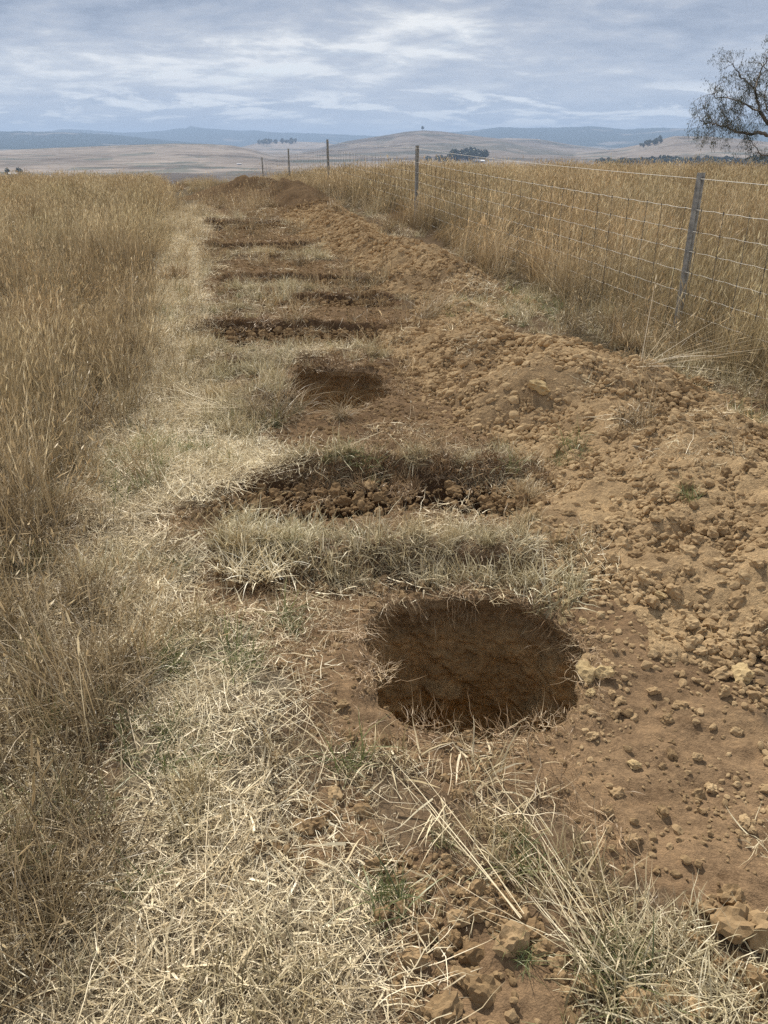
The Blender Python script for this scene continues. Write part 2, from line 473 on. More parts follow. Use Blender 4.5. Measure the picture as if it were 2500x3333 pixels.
M_ground = make_soil_mat('ground_soil_and_thatch')
M_heap = make_soil_mat('heap_soil', 1.0, 0.8)
M_pit = make_soil_mat('pit_wall_soil', 0.8, 1.0)
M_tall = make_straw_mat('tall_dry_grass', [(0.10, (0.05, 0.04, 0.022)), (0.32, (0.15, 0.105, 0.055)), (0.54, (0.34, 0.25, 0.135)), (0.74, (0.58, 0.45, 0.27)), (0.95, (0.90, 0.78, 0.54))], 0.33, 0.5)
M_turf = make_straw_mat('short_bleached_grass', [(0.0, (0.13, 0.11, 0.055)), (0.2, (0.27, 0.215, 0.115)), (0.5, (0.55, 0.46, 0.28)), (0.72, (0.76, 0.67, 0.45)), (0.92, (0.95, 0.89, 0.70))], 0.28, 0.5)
M_litter = make_straw_mat('flattened_straw', [(0.05, (0.13, 0.10, 0.07)), (0.3, (0.30, 0.235, 0.145)), (0.55, (0.56, 0.46, 0.29)), (0.8, (0.82, 0.72, 0.50)), (0.97, (0.96, 0.91, 0.75))], 0.18, 1.0)
M_green = make_straw_mat('living_green_grass', [(0.0, (0.07, 0.095, 0.03)), (0.5, (0.16, 0.19, 0.07)), (1.0, (0.38, 0.37, 0.18))], 0.35, 0.7)
M_root = make_straw_mat('dry_roots', [(0.0, (0.14, 0.09, 0.05)), (0.5, (0.34, 0.23, 0.13)), (1.0, (0.66, 0.52, 0.33))], 0.1, 1.0)
CL_TAN = [(0.25, (0.22, 0.145, 0.08)), (0.50, (0.37, 0.257, 0.142)), (0.78, (0.53, 0.39, 0.225)), (1.0, (0.70, 0.58, 0.38))]
CL_BRN = [(0.30, (0.17, 0.105, 0.055)), (0.60, (0.32, 0.22, 0.12)), (0.85, (0.44, 0.315, 0.18)), (1.0, (0.50, 0.37, 0.23))]
M_clod_tan = make_clod_mat('clod_tan', CL_TAN)
M_clod_brown = make_clod_mat('clod_brown', CL_BRN)
M_clod_pale = make_clod_mat('clod_pale', [(0.3, (0.38, 0.27, 0.14)), (0.7, (0.55, 0.42, 0.23)), (1.0, (0.66, 0.54, 0.34))])

def simple(name, col, rough=0.8, metal=0.0, var=0.25, scale=8.0):
    m, t, o = mat_new(name)
    tcn = t.node('ShaderNodeTexCoord').outputs['Object']
    n = t.noise(tcn, scale, 5, 0.6)
    b = t.node('ShaderNodeBsdfPrincipled')
    lo = tuple(c * (1 - var) for c in col); hi = tuple(min(1, c * (1 + var)) for c in col)
    t.link(t.ramp(n, [(0.3, lo), (0.7, hi)]), b.inputs['Base Color'])
    b.inputs['Roughness'].default_value = rough; b.inputs['Metallic'].default_value = metal
    t.link(b.outputs[0], o.inputs[0])
    return m

# ------------------------------------------------------------------ ground sheet near the camera
def axis(dense0, dense1, step, lo, hi, ratio):
    a = list(np.arange(dense0, dense1, step))
    s = step
    while a[-1] < hi: s *= ratio; a.append(a[-1] + s)
    s = step
    while a[0] > lo: s *= ratio; a.insert(0, a[0] - s)
    return np.array(a)
gx = axis(-1.5, 2.2, 0.0165, -46, 52, 1.055)
ya = list(np.arange(0.80, 4.6, 0.0125))
while ya[-1] < 62: ya.append(ya[-1] + max(0.0125, 0.0042 * (ya[-1] - 1.6)))
s = 0.0125
while ya[0] > -6: s *= 1.12; ya.insert(0, ya[0] - s)
gy = np.array(ya)
X, Y = np.meshgrid(gx, gy)
X = X.ravel(); Y = Y.ravel()
Z = ground_z(X, Y)
# keep the sheet under the heaps
# cut the openings of the two holes: snap the rim, drop what lies inside
keepv = np.ones(len(X), bool)
for kk in (0, 1):
    q, r = hole_q(X, Y, kk)
    cx, cy = HOLES[kk][:2]
    rim = (q < 1.0) & (q > 0.90)
    sc = np.where(rim, 1.0 / np.maximum(q, 1e-6), 1)
    X = np.where(rim, cx + (X - cx) * sc, X); Y = np.where(rim, cy + (Y - cy) * sc, Y)
    Z = np.where(rim, near_relief(X, Y) - 0.012, Z)
    edge = (q >= 1.0) & (q < 1.12)
    Z = np.where(edge, near_relief(X, Y) - 0.012 + (Z - near_relief(X, Y) + 0.012) * sstep(q, 1.02, 1.12), Z)
    keepv &= ~(q <= 0.90)
faces = grid_faces(len(gx), len(gy))
faces = faces[keepv[faces].all(1)]
used = np.zeros(len(X), bool); used[faces.ravel()] = True
remap = np.cumsum(used) - 1
X, Y, Z = X[used], Y[used], Z[used]
faces = remap[faces]

SOILC = np.array([0.305, 0.208, 0.122]); SOILD = np.array([0.15, 0.096, 0.057]); TANC = np.array([0.42, 0.30, 0.170])
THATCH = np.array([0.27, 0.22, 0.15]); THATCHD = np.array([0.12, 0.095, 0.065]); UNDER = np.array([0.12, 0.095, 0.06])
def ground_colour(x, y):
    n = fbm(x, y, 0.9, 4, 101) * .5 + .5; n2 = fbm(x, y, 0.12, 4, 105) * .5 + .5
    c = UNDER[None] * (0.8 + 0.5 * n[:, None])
    path = inside(Z_PATH, x, y, 0.12, 7)
    f = (np.clip(n * 0.7 + n2 * 0.5 - 0.1, 0, 1))[:, None]
    c = np.where(path[:, None], THATCHD + (THATCH - THATCHD) * f, c)
    soil = zone_soil(x, y)
    sc_ = SOILD + (SOILC - SOILD) * f
    tan = sstep(fbm(x, y, 0.5, 3, 111) + (x - 0.9) * 0.9, 0.0, 0.5)[:, None] * (y < 4.6)[:, None]
    sc_ = sc_ + (TANC - sc_) * tan * 0.55
    c = np.where(soil[:, None], sc_, c)
    near_row = (~path & ~soil & (x > -1.6 - 0.12 * y) & (x < 2.4 - 0.1 * y) & (y < 19))
    c = np.where(near_row[:, None], SOILD * 0.9 + (THATCH - SOILD) * f * 0.45, c)
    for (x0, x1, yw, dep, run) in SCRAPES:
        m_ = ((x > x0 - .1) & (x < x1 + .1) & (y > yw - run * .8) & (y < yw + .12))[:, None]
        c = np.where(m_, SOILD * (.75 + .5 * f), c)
    turf = zone_turf(x, y)
    c = np.where(turf[:, None], SOILD * 0.95 + (THATCH - SOILD) * f * 0.35, c)
    return c
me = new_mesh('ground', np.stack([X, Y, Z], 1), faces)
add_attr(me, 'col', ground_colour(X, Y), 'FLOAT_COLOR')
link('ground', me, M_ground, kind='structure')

# spoil heaps: meshes of their own that run down into the ground
def build_heap(name, key, x0, x1, y0, y1, step, label, dark=0.0):
    xs = np.arange(x0, x1, step); ys_ = np.arange(y0, y1, step * 1.15)
    XX, YY = np.meshgrid(xs, ys_); XX = XX.ravel(); YY = YY.ravel()
    h = heap_h(XX, YY, key)
    ZZ = heap_surface(XX, YY, key) + (soil_micro(XX, YY) * 1.2 if key != 'far' else 0)
    ZZ = np.where(h < 0.0, ZZ - 0.10, ZZ)
    ok = h > -0.019
    F = grid_faces(len(xs), len(ys_))
    F = F[ok[F].any(1)]
    us = np.zeros(len(XX), bool); us[F.ravel()] = True
    rm = np.cumsum(us) - 1
    XX, YY, ZZ = XX[us], YY[us], ZZ[us]
    me = new_mesh(name, np.stack([XX, YY, ZZ], 1), rm[F])
    n = (fbm(XX, YY, 0.4, 4, 121) * .5 + .5)[:, None]
    c = SOILC + (TANC * 1.06 - SOILC) * (0.35 + 0.75 * n)
    pt = sstep(fbm(XX, YY, .6, 4, 127), .05, .35)[:, None] * .6
    c = c + (SOILC * .8 - c) * pt
    c = c * (1 - dark) + SOILD * dark
    add_attr(me, 'col', c, 'FLOAT_COLOR')
    return link(name, me, M_heap, label=label, category='soil heap', group='heaps of dug soil along the fence')
build_heap('spoil_heap', 'near', -0.3, 3.2, 0.2, 9.0, 0.021, 'long tan heap of crumbly dug soil beside the two nearest holes')
build_heap('spoil_heap', 'middle', -2.5, 2.0, 7.7, 18.4, 0.034, 'tan heap of crumbly soil beyond the gap of grass, running towards the second fence post')
build_heap('spoil_heap', 'far', -5.6, -1.0, 18.2, 25.2, 0.06, 'dark brown soil heap at the far end of the row, against the valley', 0.75)

# the walls and floor of the holes
def build_pit(k, label):
    cx, cy, a, b, dep = HOLES[k]
    nt, nd = 260, 90
    th = np.linspace(0, 2 * np.pi, nt, endpoint=False)
    R0 = hole_R(th, k)
    rx = cx + R0 * np.cos(th); ry = cy + R0 * np.sin(th)
    ztop = near_relief(rx, ry) - 0.009
    # a buried collar under the sod, so the wall and the ground sheet overlap
    V = [np.stack([cx + R0 * 1.25 * np.cos(th), cy + R0 * 1.25 * np.sin(th), ztop - .12], 1)]
    C = [np.tile([0.26, 0.18, 0.105], (nt, 1))]
    for j in range(nd + 1):
        t_ = j / nd
        d = dep * t_
        # layered wall: topsoil undercut, ledges, slight taper with depth, broken lower part
        lay = 0.008 * np.sin(t_ * 9 + 2 * np.sin(th * 2)) + 0.05 * sstep(np.array(t_), .0, .14) * (1 - t_)
        nn = fbm(th * 0.42 + 20 * k, np.full(nt, d), 0.13, 6, 131, 0.62) * 0.045 + fbm(th * 0.42, np.full(nt, d * 1.2), 0.022, 3, 137, 0.6) * 0.014
        wrap = np.minimum(1, np.minimum(th, 2 * np.pi - th) / 0.25)
        nn = nn * wrap * min(1, t_ * 12 + 0.1)
        ledge = -0.05 * sstep(fbm(th * .5, np.full(nt, d), 0.16, 3, 139), 0.15, 0.3) * sstep(np.array(t_), .45, .6)
        lay = lay * min(1, t_ * 10) + 0.008 * max(0, 1 - t_ * 10)
        r = R0 * (1.0 + 0.02 * t_) + lay + nn * (t_ > 0) + ledge * wrap - 0.10 * sstep(np.array(t_), 0.85, 1.0)
        V.append(np.stack([cx + r * np.cos(th), cy + r * np.sin(th), ztop * (1 - t_) - d + 0 * th], 1))
        n2 = (fbm(th * 0.5, np.full(nt, d), 0.12, 4, 141) * .5 + .5)[:, None]
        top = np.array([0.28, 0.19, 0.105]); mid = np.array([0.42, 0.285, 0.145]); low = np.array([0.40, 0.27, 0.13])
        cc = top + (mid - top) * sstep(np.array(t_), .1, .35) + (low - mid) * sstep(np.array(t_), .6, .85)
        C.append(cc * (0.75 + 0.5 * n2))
    nf = 14
    for j in range(1, nf + 1):
        q = 1 - j / nf
        rr = (r * q)
        px, py = cx + rr * np.cos(th), cy + rr * np.sin(th)
        V.append(np.stack([px, py, -dep + fbm(px, py, 0.12, 4, 151) * 0.035 - 0.02 * (1 - q)], 1))
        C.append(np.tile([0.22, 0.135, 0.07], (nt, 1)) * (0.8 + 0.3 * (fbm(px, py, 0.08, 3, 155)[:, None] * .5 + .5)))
    V = np.concatenate(V); C = np.concatenate(C)
    rows = nd + 2 + nf
    i = np.arange(nt)
    F = []
    for j in range(rows - 1):
        F.append(np.stack([j * nt + i, j * nt + (i + 1) % nt, (j + 1) * nt + (i + 1) % nt, (j + 1) * nt + i], 1))
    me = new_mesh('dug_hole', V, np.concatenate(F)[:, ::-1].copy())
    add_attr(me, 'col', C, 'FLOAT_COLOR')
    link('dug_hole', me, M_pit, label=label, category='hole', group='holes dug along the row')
build_pit(0, 'large deep hole with bare brown earth walls nearest the viewer')
build_pit(1, 'smaller looking hole with a grassy overhanging far rim, second in the row')

# ------------------------------------------------------------------ valley, hills and mountains (one polar sheet, real distances)
def prof(*pts):
    """skyline survey -> (azimuth, slope) table"""
    a = []; s_ = []
    for u, v in pts:
        d = ray(u, v); hlen = math.hypot(d[0], d[1])
        a.append(math.atan2(d[0], d[1])); s_.append(d[2] / hlen)
    return np.array(a), np.array(s_)
RIDGES = [  # radius, front width, back width, skyline, kind
    (2900, 900, 900, prof((-400, 330), (0, 325), (120, 319), (250, 314), (375, 310), (450, 311), (500, 314), (545, 322), (580, 333), (640, 350), (760, 370)), 'tan'),
    (1750, 330, 300, prof((-300, 372), (0, 366), (120, 372), (200, 366), (300, 356), (400, 351), (480, 357), (560, 372), (700, 385)), 'tan'),
    (4300, 1300, 1200, prof((560, 345), (640, 330), (700, 317), (750, 305), (829, 293), (875, 285), (914, 282), (960, 285), (1010, 292), (1080, 300), (1140, 314), (1200, 322), (1300, 335)), 'scrub'),
    (3300, 700, 900, prof((1180, 345), (1250, 330), (1330, 322), (1384, 312), (1457, 294), (1532, 295), (1600, 300), (1659, 307), (1800, 300), (2100, 310)), 'tan'),
    (5200, 900, 900, prof((960, 330), (1040, 305), (1090, 298), (1160, 300), (1230, 312), (1330, 325)), 'tan'),
    (5600, 900, 900, prof((400, 330), (520, 318), (560, 308), (620, 305), (700, 308), (760, 318), (900, 330)), 'tan'),
    (9500, 1800, 1500, prof((-500, 290), (0, 284), (60, 284), (140, 286), (220, 290), (300, 297), (400, 307), (500, 316), (600, 322)), 'forest'),
    (13500, 2200, 2500, prof((-500, 285), (0, 290), (100, 284), (140, 279), (180, 280), (250, 286), (300, 286), (350, 283), (390, 277), (400, 278), (413, 272), (425, 275), (440, 277), (480, 280),
                             (520, 283), (545, 281), (560, 283), (600, 286), (700, 289), (760, 292), (830, 295), (900, 300), (980, 320)), 'forest'),
    (10500, 2200, 2000, prof((840, 320), (900, 300), (958, 287), (1028, 282), (1054, 278), (1079, 275), (1129, 277), (1204, 276), (1280, 273), (1350, 280), (1420, 276), (1480, 278),
                             (1530, 274), (1580, 270), (1640, 267), (1800, 272), (2100, 280)), 'forest'),
]
def valley(x, y):
    r = np.hypot(x, y); az = np.arctan2(x, y)
    fl = base_z(x, y) + fbm(x, y, 700, 4, 201) * 5 * sstep(r, 500, 1500) + fbm(x, y, 160, 3, 205) * 1.2 * sstep(r, 200, 700)
    z = fl.copy(); kind = np.zeros(np.shape(x))
    for R, wf, wb, (pa, ps), kd in RIDGES:
        Rr = R * (1 + 0.06 * np.sin(az * 6 + R))
        s_ = np.interp(az, pa, ps)
        edge = sstep(az, pa[0] - 0.06, pa[0] + 0.02) * (1 - sstep(az, pa[-1] - 0.02, pa[-1] + 0.06))
        hh = EYE + s_ * Rr
        d = (r - Rr)
        wv = np.where(d < 0, wf, wb)
        q = np.exp(-(d / wv) ** 2)
        big = (hh - fl)
        spur = fbm(x, y, R * 0.07, 5, 211 + int(R) % 50, 0.55)
        body = big * q * edge
        hill = fl + body + np.abs(spur) * -0.28 * np.maximum(big, 0) * q * (1 - np.exp(-(d / (0.35 * wv)) ** 2)) * edge
        if kd == 'forest': hill = hill + fbm(x, y, 90, 3, 231) * 7 * q * edge
        up = hill > z
        kind = np.where(up & (body > 3), {'tan': 1, 'scrub': 2, 'forest': 3}[kd], kind)
        z = np.where(up, hill, z)
    return z, kind
naz, nr = 700, 520
azs = np.linspace(D2R(-62), D2R(62), naz)
rs = np.geomspace(44, 17500, nr)
RR, AA = np.meshgrid(rs, azs, indexing='ij')
VX = (RR * np.sin(AA)).ravel(); VY = (RR * np.cos(AA)).ravel()
VZ, KD = valley(VX, VY)
VZ = VZ - 0.35 * (1 - sstep(RR.ravel(), 60, 80))
me = new_mesh('valley', np.stack([VX, VY, VZ], 1), grid_faces(naz, nr)[:, ::-1].copy())
n1 = fbm(VX, VY, 420, 5, 241) * .5 + .5; n2 = fbm(VX, VY, 90, 4, 245) * .5 + .5; n3 = fbm(VX * 0.35, VY, 260, 4, 249)
tanc = np.array([0.262, 0.224, 0.195]) * (0.45 + 0.9 * n1[:, None] + 0.7 * (n2[:, None] - .5))
tanc = tanc * np.where(n3[:, None] > 0.22, 0.62, 1.0)
scrubf = sstep(n1 * 0.55 + n2 * 0.45, 0.50, 0.60)[:, None]
green = np.array([0.030, 0.042, 0.036])
forest = green * (0.7 + 0.6 * n2[:, None])
vc = tanc.copy()
sp1 = (sstep(n2 + 0.3 * n3, 0.60, 0.72) * 0.6)[:, None]
vc = vc + (green * 1.8 - vc) * sp1
vc = np.where((KD == 2)[:, None], tanc * 0.85 + (green * 1.2 - tanc * 0.85) * scrubf * .6, vc)
clear = sstep(n1, 0.70, 0.76)[:, None] * 0.6
vc = np.where((KD == 3)[:, None], forest + (tanc - forest) * clear, vc)
# a dark ploughed paddock low in the valley, left of the row
pd = poly((0, 0), (1, 1), (1, 2)) if False else None
def vpos(u, v, r):
    d = ray(u, v); hlen = math.hypot(d[0], d[1])
    return np.array([d[0] / hlen * r, d[1] / hlen * r])
pc = vpos(320, 375, 1250)
ea = ((VX - pc[0] + (VY - pc[1]) * .12) / 105) ** 2 + ((VY - pc[1]) / 170) ** 2 + fbm(VX, VY, 60, 3, 261) * .3
vc = np.where((ea < 1)[:, None], np.array([0.10, 0.085, 0.075]), vc)
add_attr(me, 'col', vc, 'FLOAT_COLOR')
def make_valley_mat():
    m, t, o = mat_new('valley_land')
    tcn = t.node('ShaderNodeTexCoord').outputs['Object']
    c = attr(t, 'col').outputs['Color']
    n = t.noise(tcn, 0.02, 6, 0.65); nf = t.noise(tcn, 0.25, 4, 0.7)
    mul = t.ramp(t.math('ADD', t.math('MULTIPLY', n, .6), t.math('MULTIPLY', nf, .4)), [(0.36, (0.62, 0.62, 0.62)), (0.5, (1, 1, 1)), (0.66, (1.3, 1.28, 1.22))])
    b = t.node('ShaderNodeBsdfDiffuse'); t.link(t.mix(1.0, c, mul, 'MULTIPLY'), b.inputs[0])
    t.link(b.outputs[0], o.inputs[0])
    return m
link('valley', me, make_valley_mat(), kind='structure')

# ------------------------------------------------------------------ blades
def blades(n, spread, h, width, lean, curl, segs=4, seed=0, zlow=(0, 0), kink=0.0, azbias=None, head=None, tintr=(0, 1), taper=True):
    """n ribbons; returns verts, faces, tint, along"""
    r = np.random.default_rng(seed)
    a = r.uniform(0, 2 * np.pi, n); rad = spread * np.sqrt(r.uniform(0, 1, n))
    bx, by = rad * np.cos(a), rad * np.sin(a)
    bz = r.uniform(zlow[0], zlow[1] + 1e-9, n)
    H = r.uniform(h[0], h[1], n)
    L0 = r.normal(lean[0], lean[1], n); CU = r.normal(curl[0], curl[1], n)
    az = r.uniform(0, 2 * np.pi, n) if azbias is None else r.normal(azbias[0], azbias[1], n)
    tw = r.uniform(0, np.pi, n)
    W = r.uniform(width[0], width[1], n)
    tint = r.uniform(tintr[0], tintr[1], n)
    P = np.stack([bx, by, bz], 1)
    pts = [P.copy()]
    th = L0.copy()
    for s_ in range(segs):
        th = th + CU / segs + r.normal(0, kink, n)
        az = az + r.normal(0, kink * 0.8, n)
        st = H / segs
        P = P + np.stack([np.sin(th) * np.cos(az) * st, np.sin(th) * np.sin(az) * st, np.cos(th) * st], 1)
        P[:, 2] = np.maximum(P[:, 2], 0.002)
        pts.append(P.copy())
    side = np.stack([np.cos(tw), np.sin(tw), np.zeros(n)], 1)
    flat = np.abs(np.sin(th)) > 0.85
    side2 = np.stack([-np.sin(az), np.cos(az), r.normal(0, .4, n)], 1)
    side = np.where(flat[:, None], side2, side)
    V = []; T = []; AL = []
    for j, p in enumerate(pts):
        t_ = j / segs
        wv = W * ((1 - t_ ** 2.2) * 0.9 + 0.1 if taper else 1.0)
        V.append(p - side * wv[:, None] * 0.5); V.append(p + side * wv[:, None] * 0.5)
        T += [tint, tint]; AL += [np.full(n, t_)] * 2
    m = segs + 1
    i = np.arange(n)
    F = []
    for j in range(segs):
        A = (2 * j) * n + i
        F.append(np.stack([A, A + n, A + 3 * n, A + 2 * n], 1))
    V = np.concatenate(V); T = np.concatenate(T); AL = np.concatenate(AL); F = np.concatenate(F)
    if head is not None:
        hl, hw, frac = head
        sel = np.where(r.uniform(0, 1, n) < frac)[0]
        p0 = pts[-1][sel]; d = pts[-1][sel] - pts[-2][sel]; d /= np.linalg.norm(d, axis=1)[:, None] + 1e-9
        L = r.uniform(0.7, 1.3, len(sel)) * hl
        for rot in (0, np.pi / 2):
            sd = np.stack([np.cos(tw[sel] + rot), np.sin(tw[sel] + rot), np.zeros(len(sel))], 1)
            q = [(0, .15), (.3, 1), (.65, .8), (1, .1)]
            o_ = len(V); ns = len(sel); ii = np.arange(ns)
            vv = []
            for (t_, ww) in q:
                pp = p0 + d * (L * (t_ - 0.25))[:, None]
                vv += [pp - sd * hw * ww * .5, pp + sd * hw * ww * .5]
            V = np.concatenate([V] + vv)
            T = np.concatenate([T] + [np.clip(tint[sel] + 0.12, 0, 1)] * 8); AL = np.concatenate([AL, np.ones(8 * ns)])
            for j in range(3):
                A = o_ + 2 * j * ns + ii
                F = np.concatenate([F, np.stack([A, A + ns, A + 3 * ns, A + 2 * ns], 1)])
    return V, F, T, AL
def join_parts(parts):
    V = []; F = []; T = []; A = []; o_ = 0
    for v, f, t_, a in parts:
        V.append(v); F.append(f + o_); T.append(t_); A.append(a); o_ += len(v)
    return np.concatenate(V), np.concatenate(F), np.concatenate(T), np.concatenate(A)
def blade_mesh(name, part, mat):
    V, F, T, A = part
    me = new_mesh(name, V, F, True)
    add_attr(me, 'tint', T); add_attr(me, 'along', A)
    me.materials.append(mat)
    return me

def variants(name, meshes):
    c = bpy.data.collections.new(name)
    for i, me in enumerate(meshes):
        c.objects.link(bpy.data.objects.new(f'{name}.{i:03d}', me))
    return c

def rot_eulers(normals, yaw, tilt_amt):
    """euler angles that spin by yaw, then lean the up axis towards the ground normal"""
    E = np.zeros((len(yaw), 3), np.float32)
    nx, ny, nz = normals[:, 0] * tilt_amt, normals[:, 1] * tilt_amt, normals[:, 2]
    ln = np.sqrt(nx ** 2 + ny ** 2 + nz ** 2); nx, ny, nz = nx / ln, ny / ln, nz / ln
    # matrix columns: rotate about axis (-ny, nx, 0) by angle acos(nz), times Rz(yaw)
    c = nz; s2 = 1 / (1 + c)
    R00 = 1 - nx * nx * s2; R01 = -nx * ny * s2; R02 = nx
    R10 = -nx * ny * s2; R11 = 1 - ny * ny * s2; R12 = ny
    R20 = -nx; R21 = -ny; R22 = c
    cy_, sy_ = np.cos(yaw), np.sin(yaw)
    M00 = R00 * cy_ + R01 * sy_; M10 = R10 * cy_ + R11 * sy_; M20 = R20 * cy_ + R21 * sy_
    M21 = -R20 * sy_ + R21 * cy_; M22 = R22
    E[:, 1] = -np.arcsin(np.clip(M20, -1, 1)); E[:, 0] = np.arctan2(M21, M22); E[:, 2] = np.arctan2(M10, M00)
    return E
def normals_at(x, y, eps=0.04):
    f = surf_z
    dx = (f(x + eps, y) - f(x - eps, y)) / (2 * eps); dy = (f(x, y + eps) - f(x, y - eps)) / (2 * eps)
    dx = np.clip(dx, -1.2, 1.2); dy = np.clip(dy, -1.2, 1.2)
    n = np.stack([-dx, -dy, np.ones_like(dx)], 1)
    return n / np.linalg.norm(n, axis=1)[:, None]

def scatter(name, x, y, z, coll, nvar, scale, shade, tilt=0.3, hue=None, lean=None, yaw=None, zscale=None, **props):
    n = len(x)
    print('scatter', name, n)
    if n == 0: return None
    r = np.random.default_rng(len(name) * 31 + n)
    me = new_mesh(name, np.stack([x, y, z], 1), np.zeros((0, 4), int)) if False else bpy.data.meshes.new(name)
    me.vertices.add(n); me.vertices.foreach_set('co', np.stack([x, y, z], 1).astype(np.float32).ravel())
    nr_ = normals_at(x, y) if tilt > 0 else np.tile([0, 0, 1.0], (n, 1))
    if lean is not None:
        nr_ = nr_ * np.array([tilt, tilt, 1]) + lean; tilt = 1.0
    yw = r.uniform(0, 2 * np.pi, n) if yaw is None else yaw
    add_attr(me, 'rot', rot_eulers(nr_, yw, tilt), 'FLOAT_VECTOR')
    zs_ = scale if zscale is None else zscale
    add_attr(me, 'scl', np.stack([scale, scale, zs_], 1), 'FLOAT_VECTOR')
    add_attr(me, 'var', r.integers(0, nvar, n), 'INT')
    add_attr(me, 'shade', np.clip(shade, 0, 1))
    add_attr(me, 'hue', np.clip(np.full(n, .5) + r.normal(0, .08, n) if hue is None else hue, 0, 1))
    o = link(name, me, None, **props)
    ng = bpy.data.node_groups.new(name + '_scatter', 'GeometryNodeTree')
    ng.interface.new_socket('Geometry', in_out='INPUT', socket_type='NodeSocketGeometry')
    ng.interface.new_socket('Geometry', in_out='OUTPUT', socket_type='NodeSocketGeometry')
    N = ng.nodes; L = ng.links
    gi = N.new('NodeGroupInput'); go = N.new('NodeGroupOutput')
    ci = N.new('GeometryNodeCollectionInfo'); ci.inputs['Collection'].default_value = coll
    ci.inputs['Separate Children'].default_value = True; ci.inputs['Reset Children'].default_value = True
    ip = N.new('GeometryNodeInstanceOnPoints'); ip.inputs['Pick Instance'].default_value = True
    def na(nm, dt):
        nd = N.new('GeometryNodeInputNamedAttribute'); nd.data_type = dt; nd.inputs['Name'].default_value = nm
        return nd.outputs['Attribute']
    e2r = N.new('FunctionNodeEulerToRotation')
    L.new(na('rot', 'FLOAT_VECTOR'), e2r.inputs[0])
    L.new(gi.outputs[0], ip.inputs['Points']); L.new(ci.outputs[0], ip.inputs['Instance'])
    L.new(na('var', 'INT'), ip.inputs['Instance Index'])
    L.new(e2r.outputs[0], ip.inputs['Rotation']); L.new(na('scl', 'FLOAT_VECTOR'), ip.inputs['Scale'])
    L.new(ip.outputs[0], go.inputs[0])
    md = o.modifiers.new('scatter', 'NODES'); md.node_group = ng
    return o

def in_view(x, y, pad=1.25):
    return (np.abs(x) < (0.56 * pad * np.maximum(y, 0.0) + 0.9)) & (y > 0.5)
def cands(x0, x1, y0, y1, dens, seed):
    r = np.random.default_rng(seed)
    n = int((x1 - x0) * (y1 - y0) * dens)
    return r.uniform(x0, x1, n), r.uniform(y0, y1, n), r
def hole_free(x, y, m=1.02):
    ok = np.ones(len(x), bool)
    for k_ in (0, 1): ok &= hole_q(x, y, k_)[0] > m
    return ok

# variant meshes
V_tall = variants('tall_tuft', [blade_mesh(f'tall_tuft_{i}', join_parts([
    blades(24, 0.11, (.42, .80), (.0028, .0050), (0.16, .12), (0.25, .3), 5, 10 + i, head=(.075, .008, .65), tintr=(.35, 1)),
    blades(34, 0.13, (.15, .42), (.0028, .0052), (0.35, .25), (0.7, .5), 4, 30 + i, kink=.12, tintr=(.0, .75))]), M_tall) for i in range(7)])
V_tallfar = variants('tall_clump', [blade_mesh(f'tall_clump_{i}', join_parts([
    blades(90, 0.38, (.45, .85), (.005, .009), (0.14, .11), (0.25, .3), 4, 110 + i, head=(.09, .014, .6), tintr=(.3, 1)),
    blades(100, 0.40, (.2, .5), (.005, .010), (0.3, .2), (0.6, .5), 3, 130 + i, kink=.1, tintr=(0, .75))]), M_tall) for i in range(6)])
V_mid = variants('mid_tuft', [blade_mesh(f'mid_tuft_{i}', join_parts([
    blades(42, 0.10, (.12, .34), (.0022, .0042), (0.5, .3), (0.9, .6), 6, 210 + i, kink=.18, tintr=(0, .9)),
    blades(8, 0.09, (.3, .55), (.0022, .0036), (0.25, .2), (0.3, .4), 5, 240 + i, head=(.05, .007, .6), tintr=(.4, 1))]), M_tall) for i in range(6)])
V_turf = variants('turf_tuft', [blade_mesh(f'turf_tuft_{i}', blades(52, 0.060, (.04, .14), (.0020, .0046), (0.45, .3), (0.6, .6), 4, 310 + i, kink=.15), M_turf) for i in range(6)])
V_turfhi = variants('turf_tussock', [blade_mesh(f'turf_tussock_{i}', blades(85, 0.065, (.08, .24), (.0022, .0046), (0.35, .25), (0.5, .5), 5, 340 + i, kink=.10), M_turf) for i in range(5)])
V_litter = variants('straw_litter', [blade_mesh(f'straw_litter_{i}', join_parts([
    blades(50, 0.17, (.05, .17), (.0010, .0024), (1.50, .12), (0.05, .4), 5, 410 + i, zlow=(.002, .022), kink=.26),
    blades(9, 0.16, (.04, .12), (.0034, .0062), (1.45, .15), (.2, .5), 4, 480 + i, zlow=(.004, .02), kink=.2, tintr=(.2, .9)),
    blades(130, 0.17, (.012, .06), (.0010, .0028), (1.15, .45), (0.4, .6), 3, 440 + i, zlow=(0, .012), kink=.3, tintr=(0, .95))]), M_litter) for i in range(8)])
V_long = variants('long_straw', [blade_mesh(f'long_straw_{i}', blades(5, 0.08, (.14, .42), (.0016, .0034), (1.40, .10), (0.12, .2), 8, 510 + i, zlow=(.012, .045), kink=.05, azbias=(0, .5), tintr=(.35, 1), head=(.04, .005, .4)), M_litter) for i in range(6)])
V_green = variants('green_tuft', [blade_mesh(f'green_tuft_{i}', blades(34, 0.05, (.05, .17), (.0018, .0042), (0.5, .3), (0.7, .5), 4, 610 + i, kink=.1), M_green) for i in range(4)])
V_root = variants('root_fringe', [blade_mesh(f'root_fringe_{i}', blades(46, 0.06, (.03, .13), (.0009, .0024), (1.45, .5), (0.3, 1.3), 6, 710 + i, zlow=(0, .02), kink=.38), M_root) for i in range(5)])
